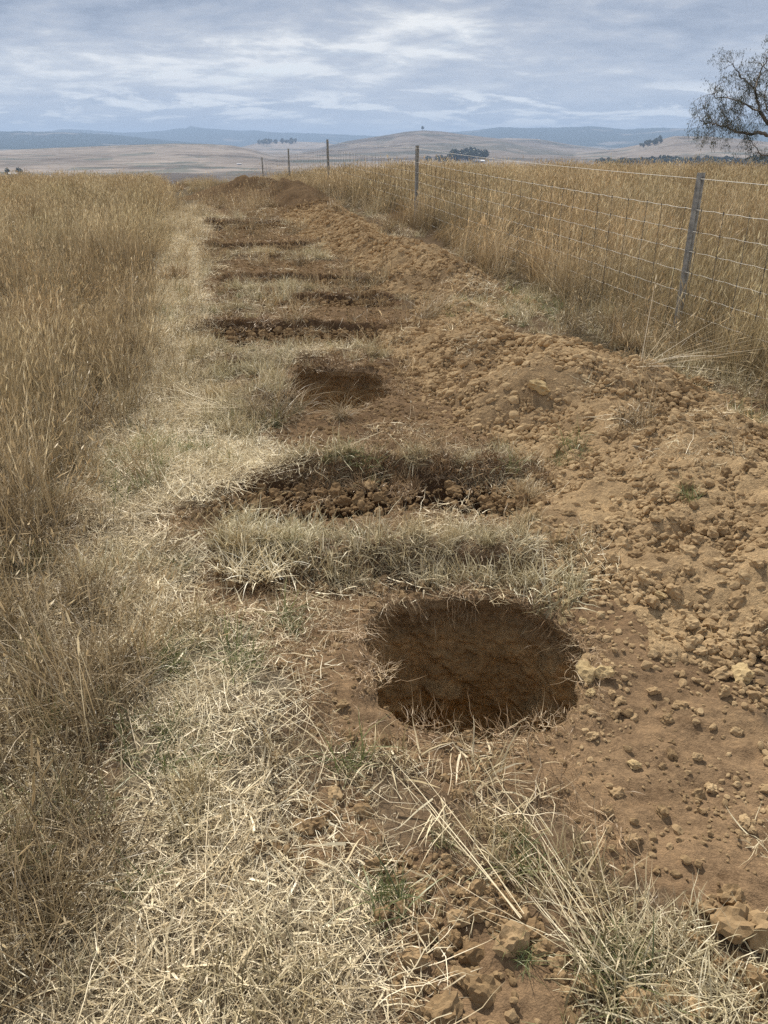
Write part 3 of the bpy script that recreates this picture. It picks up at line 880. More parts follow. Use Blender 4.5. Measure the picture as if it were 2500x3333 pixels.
V_sod = variants('sod_mat', [blade_mesh(f'sod_mat_{i}', join_parts([
    blades(110, 0.07, (.02, .08), (.003, .007), (1.0, .5), (.8, .8), 4, 731 + i, kink=.35, tintr=(0, .45)),
    blades(26, 0.06, (.04, .12), (.0014, .003), (.6, .5), (.8, .6), 5, 741 + i, kink=.2, tintr=(.5, 1))]), M_root) for i in range(4)])
V_rootdown = variants('hanging_root', [blade_mesh(f'hanging_root_{i}', blades(22, 0.05, (.03, .13), (.0007, .0018), (0.7, .5), (-0.5, 1.2), 6, 760 + i, kink=.4), M_root) for i in range(4)])

SHN = lambda x, y, s_=1.6, sd=301: fbm(x, y, s_, 4, sd) * .5 + .5

# tall grass, left field and right field
fence_pts = np.array([(4.62, -2.0), (2.625, 6.91), (0.625, 15.8), (-1.72, 26.2), (-4.2, 37.3), (-7.4, 51.4), (-11.5, 62.0)])
def fence_x(y):
    return np.interp(y, fence_pts[:, 1], fence_pts[:, 0])
def tall_right(x, y):
    fx = fence_x(y)
    strip = 0.52 + 0.15 * np.sin(y * 1.3)
    near_gap = np.where(y < 7.2, 0.18, strip)
    return x > fx - near_gap
def tall_mask(x, y):
    L = inside(Z_TALL_L, x, y, 0.38, 401, 0.6)
    R = tall_right(x + fbm(x, y, .5, 3, 403) * .25, y)
    row_far = (y > 25.5) & (x > -7 - (y - 26) * .2) & (fbm(x, y, 2.0, 3, 409) > -0.1)
    return L | R | row_far
def place_tall():
    for (y0, y1, dens, coll, nv, nm, sc0, lab) in (
            (0.6, 7.0, 52, V_tall, 7, 'tall_grass', 0.95, 'tall dry golden grass standing on both sides of the dug row'),
            (7.0, 15.0, 34, V_tall, 7, 'tall_grass', 1.0, 'tall dry golden grass farther along the fence and the field'),
            (15.0, 58.0, 7.0, V_tallfar, 6, 'tall_grass', 0.92, 'far tall dry golden grass up to the brow of the hill')):
        W = 0.62 * y1 + 2
        x, y, r = cands(-W, W, y0, y1, dens, int(y1 * 10))
        ok = in_view(x, y) & tall_mask(x, y) & hole_free(x, y)
        if y1 > 20: ok &= r.uniform(0, 1, len(x)) < np.clip(1.2 - y / 80, 0.4, 1)
        x, y = x[ok], y[ok]
        lowl = (x < 0) & (y < 3.6)                    # the near left is thinner and lower
        keep = ~(lowl & (r.uniform(0, 1, len(x)) > sstep(y, 0.6, 3.4) * 0.7 + 0.22))
        keep &= r.uniform(0, 1, len(x)) < 0.15 + 1.5 * SHN(x, y, 0.8, 421) ** 1.5
        x, y = x[keep], y[keep]
        sc = sc0 * r.uniform(0.75, 1.12, len(x)) * (0.88 + 0.25 * SHN(x, y, 2.0, 431))
        sc = np.where((x < 0) & (y < 14), sc * (0.70 + 0.16 * sstep(y, 3, 12)), sc)
        sc = sc * r.uniform(.75, 1.2, len(x)); sc = np.where((x < 0) & (y >= 14), sc * 0.74, sc); sc = np.where((x > 0) & (y >= 15), sc * 0.86, sc)
        sc = np.where((y > 25) & (x > -8 - (y - 26) * .2) & (x < fence_x(y)), sc * 0.55, sc)
        sh = 0.15 + 0.75 * SHN(x, y, 1.0, 441) + 0.2 * SHN(x, y, 6, 443) + r.uniform(-.2, .2, len(x)) + np.where(x > 0, 0.03, 0.0)
        lean = np.stack([0.10 + 0.32 * fbm(x, y, .9, 3, 451), -0.02 + 0.32 * fbm(x, y, .8, 3, 453), 0 * x], 1)
        lod = sstep(fbm(x, y, 1.1, 3, 487), .22, .40)[:, None] * np.where(y < 16, 1, .5)[:, None]
        lean = lean + lod * np.stack([0.9 + 0 * x, -.5 + 0 * x, 0 * x], 1)
        sc = sc * (1 - .25 * lod[:, 0])
        sh = sh + np.where(fbm(x, y, .7, 3, 489) < -.25, -.25, 0)
        hue = np.where(x > 0, .46, .42) + .45 * fbm(x, y, 1.6, 3, 457) + r.normal(0, .10, len(x))
        scatter(nm, x, y, surf_z(x, y) - 0.01, coll, nv, sc, sh, 0.2, hue=hue, zscale=sc * (.80 + .45 * SHN(x, y, .45, 459)), lean=lean, kind='stuff', label=lab)
place_tall()
def place_row_grass():
    x, y, r = cands(-6, 2.5, 5.5, 26, 26, 177)
    ok = in_view(x, y) & (x > -1.9 - .14 * y) & (x < fence_x(y) - .1) & hole_free(x, y, 1.3) & (fbm(x, y, .8, 3, 179) > .05) & ((on_heap(x, y) < .04) | (r.uniform(0, 1, len(x)) < .08))
    ok &= (r.uniform(0, 1, len(x)) < np.clip((y - 4) / 14, .12, 1) * .6)
    x, y = x[ok], y[ok]
    scatter('row_grass', x, y, surf_z(x, y) - .01, V_mid, 6, r.uniform(.45, 1.0, len(x)) * (1 + .02 * y), r.uniform(.1, 1, len(x)), .4, hue=r.uniform(.3, .8, len(x)), kind='stuff', label='loose tufts of grass between the farther scrapes')
place_row_grass()
def place_mid():
    x, y, r = cands(-5, 1, 1.5, 22, 40, 78)
    e = inside(Z_TALL_L, x - .45, y, .5, 461, .5) & ~inside(Z_TALL_L, x, y, .3, 461, .5)
    ok = in_view(x, y) & e & (r.uniform(0, 1, len(x)) < .16)
    x, y = x[ok], y[ok]
    lean = np.stack([r.normal(.35, .35, len(x)), r.normal(-.1, .35, len(x)), 0 * x], 1)
    scatter('edge_grass', x, y, surf_z(x, y) - .01, V_tall, 7, r.uniform(.35, .8, len(x)), r.uniform(.1, .9, len(x)), .2, lean=lean, kind='stuff', label='ragged stalks leaning out of the tall grass over the mown strip')
    # lower tangled grass in and in front of the tall stands
    x, y, r = cands(-6, 6, 0.5, 9.5, 75, 77)
    L = inside(Z_TALL_L, x, y, 0.35, 461, 0.4) | (inside(Z_TALL_L, x + 0.18, y, 0.3, 463, 0.4) & (r.uniform(0, 1, len(x)) < .35))
    fx = fence_x(y)
    Rr = (x > fx - 0.62 - 0.2 * np.sin(y * 2)) & (y > 3.4)
    ok = in_view(x, y) & (L | Rr) & hole_free(x, y) & (r.uniform(0, 1, len(x)) < 0.35 + 0.9 * SHN(x, y, .5, 465))
    x, y = x[ok], y[ok]
    dens_near = np.where(y < 3.5, 1.0, 0.6)
    keep = r.uniform(0, 1, len(x)) < dens_near
    x, y = x[keep], y[keep]
    sc = r.uniform(.7, 1.2, len(x)) * np.where(y < 2.6, .78, 1)
    sh = 0.10 + 0.6 * SHN(x, y, .7, 467) + r.uniform(-.15, .15, len(x))
    scatter('tangled_grass', x, y, surf_z(x, y) - .008, V_mid, 6, sc, sh, .3, hue=.45 + .6 * fbm(x, y, .8, 3, 469), kind='stuff', label='lower tangled grass at the foot of the tall stands')
place_mid()
def place_turf():
    x, y, r = cands(-4, 3.2, 0.7, 19, 190, 91)
    m = zone_turf(x, y)
    m &= ~(inside(Z_TURF[1], x, y, .05) & (r.uniform(0, 1, len(x)) < .8))
    m &= ~(inside(Z_ROW, x, y, .1) & zone_soil(x, y) & (y > 4.1) & (r.uniform(0, 1, len(x)) < .72))
    m &= ~(inside(Z_TURF[11], x, y, .05) & (r.uniform(0, 1, len(x)) < .6))
    near_row = (x > -1.7 - .13 * y) & (x < fence_x(y) - .3) & ~zone_soil(x, y) & (on_heap(x, y) < .02)
    sparse = near_row & (r.uniform(0, 1, len(x)) < .10)
    pth = inside(Z_PATH, x, y, .1, 7) & (r.uniform(0, 1, len(x)) < .07)
    far_ok = r.uniform(0, 1, len(x)) < np.clip(1.25 - y * .06, .3, 1)
    ok = in_view(x, y) & (m | sparse | pth) & hole_free(x, y, 1.04) & far_ok & (r.uniform(0, 1, len(x)) < 2.6 * (SHN(x, y, .28, 471) - .22)) & ((on_heap(x, y) < .05) | (r.uniform(0, 1, len(x)) < .02))
    x, y = x[ok], y[ok]
    sc = r.uniform(.45, 1.25, len(x)) * (1 + .025 * y)
    sh = .05 + .85 * SHN(x, y, .3, 473) + r.uniform(-.2, .2, len(x))
    scatter('short_grass', x, y, surf_z(x, y) - .004, V_turf, 6, sc, sh, .7, hue=.5 + .7 * fbm(x, y, .4, 3, 475), kind='stuff', label='short bleached grass on the turf left between the holes')
    xs, ys_, sc2 = [], [], []
    # fringe of longer grass along the crest of each turf bank and scrape lip
    for bi, (x0, x1, y0, y1, h) in enumerate(BANKS):
        if bi == 1: continue
        n = int((x1 - x0) * (75 if y0 < 8 else 30))
        xx = r.uniform(x0, x1, n); yy = r.uniform(y0 + .02, y1 - .02, n)
        xs.append(xx); ys_.append(yy); sc2.append(r.uniform(.5, 1.0, n) * (.56 if y0 < 4.5 else .58))
    x = np.concatenate(xs); y = np.concatenate(ys_); sc = np.concatenate(sc2)
    ok = hole_free(x, y, 1.06) & (fbm(x, y, .30, 3, 481) > -.05)
    x, y, sc = x[ok], y[ok], sc[ok]
    sh = .10 + .8 * SHN(x, y, .25, 483) + r.uniform(-.2, .2, len(x))
    scatter('bank_grass', x, y, surf_z(x, y) - .01, V_turfhi, 5, sc * r.uniform(.6, 1.2, len(x)) * (.55 + .9 * SHN(x, y, .28, 486)), sh, .6, hue=.5 + .7 * fbm(x, y, .3, 2, 485), kind='stuff', label='pale upright grass along the turf banks between holes')
place_turf()
def place_fringe():
    r = np.random.default_rng(57)
    x = r.uniform(-.65, .85, 52); y = 3.90 + r.normal(0, .05, 52) + .03 * np.sin(x * 4)
    ok = fbm(x, y, .3, 2, 59) > -.25; x, y = x[ok], y[ok]
    lean = np.stack([r.normal(0, .5, len(x)), r.normal(-.1, .4, len(x)), 0 * x], 1)
    scatter('fringe_grass', x, y, surf_z(x, y) - .005, V_mid, 6, r.uniform(.28, .52, len(x)), r.uniform(.4, 1, len(x)), .3, lean=lean, kind='stuff', label='golden fringe of grass hanging over the scraped bank')
    x = np.concatenate([r.uniform(-.8, .75, 14), r.uniform(-1.6, .6, 12), r.uniform(-1.2, .9, 10)]); y = np.concatenate([r.uniform(2.8, 3.05, 14), r.uniform(6.0, 7.0, 12), r.uniform(3.9, 5.2, 10)])
    ok = hole_free(x, y, 1.1); x, y = x[ok], y[ok]
    scatter('stray_stalks', x, y, surf_z(x, y) - .01, V_long, 6, r.uniform(.4, .7, len(x)), r.uniform(.4, 1, len(x)), .3, lean=np.stack([r.normal(0, 2.5, len(x)), r.normal(0, 2.5, len(x)), 0 * x], 1), kind='stuff', label='stray stalks sticking up from the turf between the holes')
place_fringe()
def place_litter():
    x, y, r = cands(-5.5, 2.6, 0.75, 20, 150, 95)
    pth = inside(Z_PATH, x, y, .14, 7)
    near_row = (x > -1.7 - .13 * y) & (x < fence_x(y) - .3) & (on_heap(x, y) < .03) & (heap_apron(x, y) < .3)
    u_ = r.uniform(0, 1, len(x))
    soil = zone_soil(x, y)
    prob = np.where(pth, .9, np.where(near_row & soil, .012, np.where(near_row, np.where(x < 1.0 - .16 * y, .14, .04), .0)))
    prob = np.where(zone_turf(x, y), np.maximum(prob, np.where(soil & (y > 4), .08, .18)), prob)
    prob = np.where(inside(Z_SOIL[6], x, y, .08, 90) | inside(Z_SOIL[7], x, y, .08, 91), .05, prob)
    prob = np.where(inside(Z_TALL_L, x, y, .2, 401) & (y < 4), .5, prob)
    hq = hole_q(x, y, 0)[0]
    prob = np.where((hq < 2.2) & (x < .12) & (y > 1.6) & (y < 2.7), np.where(fbm(x, y, .2, 2, 499) > 0, .26, .03), prob)
    prob = np.where((hq < 1.9) & (y < 1.9) & (x < .55), .14, prob)
    prob = np.maximum(prob, np.where((on_heap(x, y) > .03) & (fbm(x, y, .5, 3, 497) > .12) & (y < 8), .05, 0))
    prob = prob * np.clip(1.2 - .045 * y, .4, 1)
    ok = in_view(x, y) & (u_ < prob) & hole_free(x, y, 1.30)
    x, y = x[ok], y[ok]
    sc = r.uniform(.7, 1.15, len(x)) * (1 + .03 * y)
    sh = .18 + .8 * SHN(x, y, .45, 491) + r.uniform(-.15, .15, len(x)) + np.where(inside(Z_PATH, x, y, .1, 7), .10, -.08)
    scatter('straw_litter', x, y, surf_z(x, y) + .002, V_litter, 8, sc, sh, 1.0, kind='stuff', label='flattened pale straw covering the mown strip')
    # longer bent straws
    x, y, r = cands(-3.5, 2.6, 0.85, 13, 9, 97)
    pth = inside(Z_PATH, x, y, .1, 7); turf = zone_turf(x, y)
    ok = in_view(x, y) & hole_free(x, y, 1.7) & (pth | turf) & (r.uniform(0, 1, len(x)) < .6)
    x, y = x[ok], y[ok]
    scatter('long_straw', x, y, surf_z(x, y) + .004, V_long, 6, r.uniform(.5, .95, len(x)), r.uniform(.3, .9, len(x)), 1.0, kind='stuff', label='long bent straws lying over the mown grass')
place_litter()
def place_green():
    spots = [(330, 970, .22, 22), (400, 985, .15, 9), (390, 1430, .12, 7), (420, 1620, .1, 5), (540, 1440, .08, 5), (1200, 660, .5, 40), (1010, 690, .3, 12), (760, 1020, .2, 10),
             (900, 1480, .05, 0), (560, 905, .15, 8), (620, 1360, .06, 3), (1330, 2110, .12, 5), (1380, 2150, .1, 3), (30, 1230, .15, 4), (330, 640, .4, 14), (1660, 930, .2, 8),
             (760, 1640, .03, 2), (1480, 1150, .05, 2), (100, 1500, .3, 7), (60, 1900, .2, 5), (1240, 1000, .12, 6), (860, 1960, .08, 4), (1130, 1900, .1, 5), (300, 1040, .2, 10)]
    r = np.random.default_rng(5); xs, ys_ = [], []
    for u_, v_, rad, n in spots:
        p = G(u_, v_); xs.append(r.normal(p[0], rad * .6, n)); ys_.append(r.normal(p[1], rad * .8, n))
    x, y, r2 = cands(-4, 3, 1, 14, 2.2, 99)
    ok = in_view(x, y) & (zone_turf(x, y) | inside(Z_PATH, x, y) | inside(Z_TALL_L, x, y)) & hole_free(x, y, 1.1) & (on_heap(x, y) < .05)
    x = np.concatenate(xs + [x[ok]]); y = np.concatenate(ys_ + [y[ok]])
    ok = hole_free(x, y, 1.1); x, y = x[ok], y[ok]
    scatter('green_grass', x, y, surf_z(x, y) - .003, V_green, 4, r.uniform(.5, 1.15, len(x)), r.uniform(.1, .9, len(x)), .5, kind='stuff', label='scattered blades of living green grass')
place_green()
def place_roots():
    r = np.random.default_rng(15)
    xs, ys_, zs, sc = [], [], [], []
    for k_, n in ((0, 34), (1, 26)):
        th = r.uniform(0, 2 * np.pi, n)
        q = r.uniform(1.0, 1.16, n)
        R0 = hole_R(th, k_) * q
        cx, cy = HOLES[k_][:2]
        xs.append(cx + R0 * np.cos(th)); ys_.append(cy + R0 * np.sin(th))
    x = np.concatenate(xs); y = np.concatenate(ys_)
    xx, yy, r3 = cands(-1.3, 1.4, 1.2, 7.9, 60, 88)
    near = (hole_q(xx, yy, 0)[0] < 2.1) & (xx < .5) & (hole_q(xx, yy, 0)[0] > 1.12)
    ok = hole_free(xx, yy, 1.09) & ((near & (r3.uniform(0, 1, len(xx)) < .8)) | (zone_soil(xx, yy) & (r3.uniform(0, 1, len(xx)) < .16)))
    x = np.concatenate([x, xx[ok]]); y = np.concatenate([y, yy[ok]])
    scatter('root_litter', x, y, surf_z(x, y) + .002, V_root, 5, r.uniform(.5, 1.2, len(x)), r.uniform(0, 1, len(x)), .8, kind='stuff', label='fine dry roots and stubble around the rims of the holes')
    # roots hanging from the torn sod round each hole
    xs, ys_, zs, yw = [], [], [], []
    leans = []
    for k_, n in ((0, 34), (1, 22)):
        th = r.uniform(.1, np.pi - .1, n)
        dd = r.uniform(0.0, 1, n) ** 2 * .12
        R0 = hole_R(th, k_) + 0.02 * (dd > .02)
        cx, cy = HOLES[k_][:2]
        px, py = cx + R0 * np.cos(th), cy + R0 * np.sin(th)
        xs.append(px); ys_.append(py); zs.append(near_relief(px, py) - dd)
        leans.append(np.stack([-np.cos(th) * 3, -np.sin(th) * 3, -2.6 + 0 * th], 1))
    x = np.concatenate(xs); y = np.concatenate(ys_); z = np.concatenate(zs); ln = np.concatenate(leans)
    scatter('hanging_roots', x, y, z, V_rootdown, 4, r.uniform(.5, 1.2, len(x)), r.uniform(.1, 1, len(x)), 0.001, lean=ln, kind='stuff', label='fine roots hanging from the torn sod inside the holes')
place_roots()
def place_sods():
    r = np.random.default_rng(19); xs, ys_ = [], []
    for (x0, x1, yw, dep, run) in SCRAPES:
        n = int((x1 - x0) * 16)
        xs.append(r.uniform(x0 - .1, x1 + .1, n)); ys_.append(yw + r.normal(.07, .06, n))
    for (x0, x1, y0, y1, h) in BANKS:
        n = int((x1 - x0) * 14)
        xs.append(r.uniform(x0, x1, n)); ys_.append(r.uniform(y0 - .10, y0 + .06, n))
    x = np.concatenate(xs); y = np.concatenate(ys_)
    ok = hole_free(x, y, 1.08) & (fbm(x, y, .4, 2, 21) > -.2); x, y = x[ok], y[ok]
    scatter('torn_sod', x, y, surf_z(x, y) - .012, V_sod, 4, r.uniform(.6, 1.25, len(x)) * (1 + .02 * y), r.uniform(0, .55, len(x)), .7, kind='stuff', label='torn dark sod and root mats along the edges of the scrapes')
place_sods()

# ------------------------------------------------------------------ clods
def clod_mesh(name, seed, sub, mat, rough=.10):
    import bmesh
    bm = bmesh.new(); bmesh.ops.create_icosphere(bm, subdivisions=sub, radius=1.0)
    r = np.random.default_rng(seed)
    co = np.array([v.co[:] for v in bm.verts])
    nrm = co.copy()
    for _ in range(r.integers(8, 12)):
        n = r.normal(0, 1, 3); n /= np.linalg.norm(n)
        d = r.uniform(.52, .84)
        ex = np.maximum(co @ n - d, 0); co = co - ex[:, None] * n
    ph = r.uniform(0, 6, 3)
    def f3(p, fq): return fbm(p[:, 0] * fq + p[:, 2] * 1.7 * fq, p[:, 1] * fq - p[:, 2] * 1.3 * fq, 1.0, 3, seed)
    co = co + nrm * (f3(co + ph, 1.5) * .26 + f3(co + ph * 2, 5.5) * rough)[:, None]
    co = co * (np.array([1.0, r.uniform(.65, .95), r.uniform(.55, .85)])) * 1.22
    for v, c in zip(bm.verts, co): v.co = c
    me = bpy.data.meshes.new(name); bm.to_mesh(me); bm.free()
    me.polygons.foreach_set('use_smooth', np.zeros(len(me.polygons), bool))
    me.materials.append(mat)
    return me
V_ctan = [clod_mesh(f'tan_clod_{i}', 20 + i, 2, M_clod_tan) for i in range(8)]
V_cbrn = [clod_mesh(f'brown_clod_{i}', 40 + i, 2, M_clod_brown) for i in range(8)]
V_cpal = [clod_mesh(f'pale_clod_{i}', 60 + i, 2, M_clod_pale) for i in range(4)]
V_big = {m: [clod_mesh(f'{m}_big_clod_{i}', 80 + 10 * j + i, 3, mt, .30) for i in range(6)] for j, (m, mt) in enumerate((('tan', M_clod_tan), ('brown', M_clod_brown), ('pale', M_clod_pale)))}
C_tan = variants('tan_clod', V_ctan); C_brn = variants('brown_clod', V_cbrn)

# individually seen clods: (u, v, radius in m, colour, label)
NAMED = [
    (1265, 1462, .034, 'pale', 'pale angular block of clay, left of the pair on the near hole rim'),
    (1300, 1462, .031, 'pale', 'pale rounded block of clay, right of the pair on the near hole rim'),
    (1275, 1500, .017, 'pale', 'small pale lump just below the touching pair at the right rim of the near hole'),
    (1368, 1655, .017, 'pale', 'pale upright lump lying alone on bare soil below and right of the near hole'),
    (1505, 1640, .016, 'tan', 'tan lump alone on the smooth soil slope at the right, below the heap'),
    (1103, 2045, .034, 'brown', 'large knobbly brown clod beside the long straws at the bottom centre'),
    (890, 2080, .030, 'brown', 'brown clod at the left edge of the bottom clods, next to the straw'),
    (826, 1985, .024, 'brown', 'brown clod highest on the left edge of the bottom clods'),
    (905, 1945, .026, 'brown', 'flat brown clod with straw lying on it, above the bottom clods'),
    (1028, 1975, .025, 'brown', 'round brown clod left of the larger knobbly clod at the bottom centre'),
    (990, 1990, .022, 'brown', 'brown clod between straws, a little left of the round one at the bottom centre'),
    (1585, 2005, .046, 'brown', 'largest rough brown clod at the lower right edge of the bare soil'),
    (1640, 2020, .038, 'brown', 'dark brown clod touching the largest one at the lower right edge'),
    (1583, 1945, .030, 'brown', 'brown clod just above the largest one at the lower right'),
    (1530, 1965, .020, 'brown', 'small brown clod left of the three big ones at the lower right'),
    (1385, 2192, .040, 'tan', 'tan clod cut by the bottom edge in the short grass at the right'),
    (1440, 2160, .030, 'tan', 'tan clod in the short grass at the bottom right, above another'),
    (1500, 2185, .034, 'tan', 'right tan clod in the pale grass at the bottom right corner'),
    (1270, 2130, .024, 'brown', 'brown clod at the left border of the pale grass at the bottom right'),
    (1040, 2150, .034, 'brown', 'brown clod partly crumbled near the bottom edge, centre'),
    (960, 2190, .032, 'brown', 'brown clod at the bottom edge, left of the crumbled one'),
    (1000, 2120, .024, 'brown', 'brown clod between two larger ones near the bottom edge'),
    (645, 1708, .014, 'brown', 'small brown clod at the edge of the mown straw, left of the long straws'),
    (725, 1722, .020, 'tan', 'tan lump among crumbs left of the near hole where long straws cross'),
    (1165, 845, .060, 'pale', 'pale flat stone-like lump on the face of the nearest heap'),
    (1510, 832, .055, 'tan', 'round tan lump on the crest of the nearest heap near the grass'),
    (1240, 745, .050, 'tan', 'tan lump on the top of the nearest heap, in front of the fence'),
    (1425, 1290, .022, 'pale', 'pale lump at the foot of the heap where the straw tufts end'),
    (1555, 1262, .022, 'tan', 'rounded tan lump low on the heap, right of the pale one'),
    (1370, 1205, .026, 'brown', 'brown lump at the foot of the heap above the pale one'),
    (800, 1055, .040, 'tan', 'brown lump of earth perched on the edge of the scraped bank'),
    (820, 1110, .028, 'tan', 'broken lump lying in the scraped hollow below the perched one'),
    (1600, 1465, .036, 'pale', 'large pale lump in the pocket of stones at the right edge'),
    (1557, 1460, .026, 'tan', 'lump left of the large pale one in the pocket of stones at the right'),
    (1560, 1500, .028, 'tan', 'lump under the large pale one in the pocket of stones at the right'),
    (1220, 1305, .016, 'pale', 'pale lump in straw at the upper right rim of the near hole'),
    (1215, 1345, .015, 'pale', 'pale lump on the right rim, under the one in straw'),
    (1260, 1345, .014, 'pale', 'pale lump right of the rim, beside the straw'),
]
taken = []
def surf1(x, y): return float(surf_z(np.array([x]), np.array([y]))[0])
def Gs(u, v):
    """survey point on the true surface, heaps included"""
    d = ray(u, v)
    ts = np.geomspace(0.8, 60, 2500)
    px, py, pz = d[0] * ts, d[1] * ts, EYE + d[2] * ts
    hit = np.where(pz < surf_z(px, py))[0]
    i = hit[0] if len(hit) else -1
    return px[i], py[i]
rr = random.Random(11)
for (u_, v_, rad, kind_, lab) in NAMED:
    x_, y_ = Gs(u_, v_)
    me = V_big[kind_][rr.randrange(6)]
    o = link('soil_clod', me, None, label=lab, category='clod')
    o.location = (x_, y_, surf1(x_, y_) + rad * .36)
    o.rotation_euler = (rr.uniform(-.4, .4), rr.uniform(-.4, .4), rr.uniform(0, 6.28))
    o.scale = (rad, rad, rad); o['shade'] = rr.uniform(.35, .75)
    taken.append((x_, y_, rad))

def clod_field():
    x, y, r = cands(-3.0, 3.4, 0.85, 19, 3600, 1234)
    hp = on_heap(x, y)
    heap = hp > 0.0
    soil = zone_soil(x, y) & ~heap
    dn = fbm(x, y, .30, 3, 601)
    patch = fbm(x, y, .7, 2, 603)
    bottom = (inside(Z_SOIL[6], x, y, .08, 90)) | inside(Z_SOIL[7], x, y, .06, 91) | inside(Z_SOIL[8], x, y, .06, 95)
    pocket = np.exp(-((x - 1.28) / .18) ** 2 - ((y - 2.25) / .16) ** 2)
    rimr = (hole_q(x, y, 0)[0] < 1.45) & (x > .55)
    scr = np.zeros(len(x), bool)
    for (x0, x1, yw, dep, run) in SCRAPES: scr |= (x > x0) & (x < x1) & (y > yw - run * .7) & (y < yw - .03)
    p = np.where(heap, .62 * np.clip(.85 + dn * 1.3, .38, 1) , 0)
    p = np.where(heap & (hp < .10), p * 1.15 + .1, p)
    p = np.where(soil, .20 + .45 * np.clip(dn + .15, 0, 1), p)
    ap = heap_apron(x, y)
    p = np.where(soil & (x > .70) & (y < 3), .50 * np.clip(.55 + dn * 1.5, .25, 1), p)
    p = np.where(~heap, np.maximum(p, ap * .62 * np.clip(.6 + dn * 1.6, .1, 1)), p)
    p = np.where(bottom, .80 * np.clip(.8 + dn * 1.3, .3, 1), p)
    p = np.where(rimr & ~heap, np.maximum(p, .30), p)
    p = np.where(scr, np.maximum(p, .26 * np.clip(.5 + dn * 1.8, .05, 1)), p)
    p = np.maximum(p, pocket * .9)
    near_row = (x > -1.0 - .13 * y) & (x < fence_x(y) - .3)
    p = np.where(~heap & ~soil & near_row, np.maximum(p, .012), p)
    rngf = 1 / (1 + np.maximum(y - 5.5, 0) * .10)
    ok = in_view(x, y) & (r.uniform(0, 1, len(x)) < p * rngf) & hole_free(x, y, 1.03)
    x, y, heap, bottom, pocket, soil, scr, rimr = x[ok], y[ok], heap[ok], bottom[ok], pocket[ok], soil[ok], scr[ok], rimr[ok]
    n = len(x)
    # sizes: heavy-tailed
    s_ = 0.0042 * (1 + r.pareto(2.1, n) * .95)
    s_ = np.where(heap, .0072 * (1 + r.pareto(2.3, n) * .8), s_)
    s_ = np.where(heap & (y > 4), s_ * 1.2, s_)
    apn = heap_apron(x, y)
    s_ = np.where(~heap & (apn > .2) & ~bottom, .0058 * (1 + r.pareto(2.2, n) * .9), s_)
    s_ = np.where(scr, .0065 * (1 + r.pareto(2.0, n) * .9), s_)
    s_ = np.where(bottom, s_ * 1.65, s_)
    s_ = np.where(pocket > .4, s_ * 1.7, s_)
    s_ = np.clip(s_, .003, np.where(bottom, .027, np.where(heap, .032, np.where(scr, .034, .019))))
    s_ = s_ * (1 + np.maximum(y - 5, 0) * .045)
    ok = np.ones(n, bool)
    for (tx, ty, tr) in taken: ok &= np.hypot(x - tx, y - ty) > tr * 1.0 + s_ * .8
    x, y, s_, heap, bottom, scr, rimr = x[ok], y[ok], s_[ok], heap[ok], bottom[ok], scr[ok], rimr[ok]
    # remove overlaps among the larger ones
    big = np.where(s_ > .018)[0]; big = big[np.argsort(-s_[big])]
    keepm = np.ones(len(x), bool); cell = {}
    for i in big:
        cxk, cyk = int(x[i] / .08), int(y[i] / .08); bad = False
        for a in (-1, 0, 1):
            for b in (-1, 0, 1):
                for j in cell.get((cxk + a, cyk + b), ()):
                    if math.hypot(x[i] - x[j], y[i] - y[j]) < (s_[i] + s_[j]) * .62: bad = True; break
                if bad: break
            if bad: break
        if bad: keepm[i] = False
        else: cell.setdefault((cxk, cyk), []).append(i)
    x, y, s_, heap, bottom, scr, rimr = [a[keepm] for a in (x, y, s_, heap, bottom, scr, rimr)]
    z = surf_z(x, y) + s_ * np.where(heap, r.uniform(-.1, .65, len(x)), .26)
    tan = heap | (rimr) | ((x > .9) & (y < 3.2) & ~bottom)
    shade = np.clip(.30 + .45 * r.uniform(0, 1, len(x)) + .2 * fbm(x, y, .5, 3, 611), 0, 1)
    shade = np.where(scr, shade * .55, shade)
    dark = scr | ((y > 18))
    tan = (tan | (heap_apron(x, y) > .35)) & ~dark & ~(bottom)
    tan &= (fbm(x, y, .6, 3, 617) + r.normal(0, .25, len(x)) < .42)
    # apparent size decides which are built one by one
    app = s_ / np.sqrt(x * x + y * y + (z - EYE) ** 2)
    inframe = (np.abs(x) / (y * CP + (EYE - z) * SP) < .495) & (y > 1.0)
    order = np.argsort(-(app * inframe))[:250]
    ind = np.zeros(len(x), bool); ind[order] = True
    GR = {'bottom': ('brown clod of dug earth among the many crumbs at the bottom edge', 'brown clods at the bottom edge'),
          'heaplow': ('tan clod lying on the flank of the nearest soil heap', 'clods on the flank of the nearest heap'),
          'rim': ('pale crumb of clay lying round the right rim of the near hole', 'clay crumbs round the right rim'),
          'soil': ('small clod lying loose on the bare soil beside the near hole', 'clods loose on the bare soil'),
          'scr': ('clod of earth fallen into a shallow scrape between the turf strips', 'clods fallen into the scrapes')}
    for i in order:
        g = 'bottom' if bottom[i] else 'scr' if scr[i] else 'rim' if rimr[i] else 'heaplow' if heap[i] else 'soil'
        pool = V_big['tan' if tan[i] else 'brown']
        o = link('soil_clod', pool[rr.randrange(6)], None, label=GR[g][0], category='clod', group=GR[g][1])
        o.location = (x[i], y[i], z[i]); o.scale = (s_[i],) * 3; o['shade'] = float(shade[i])
        o.rotation_euler = (rr.uniform(-.5, .5), rr.uniform(-.5, .5), rr.uniform(0, 6.28))
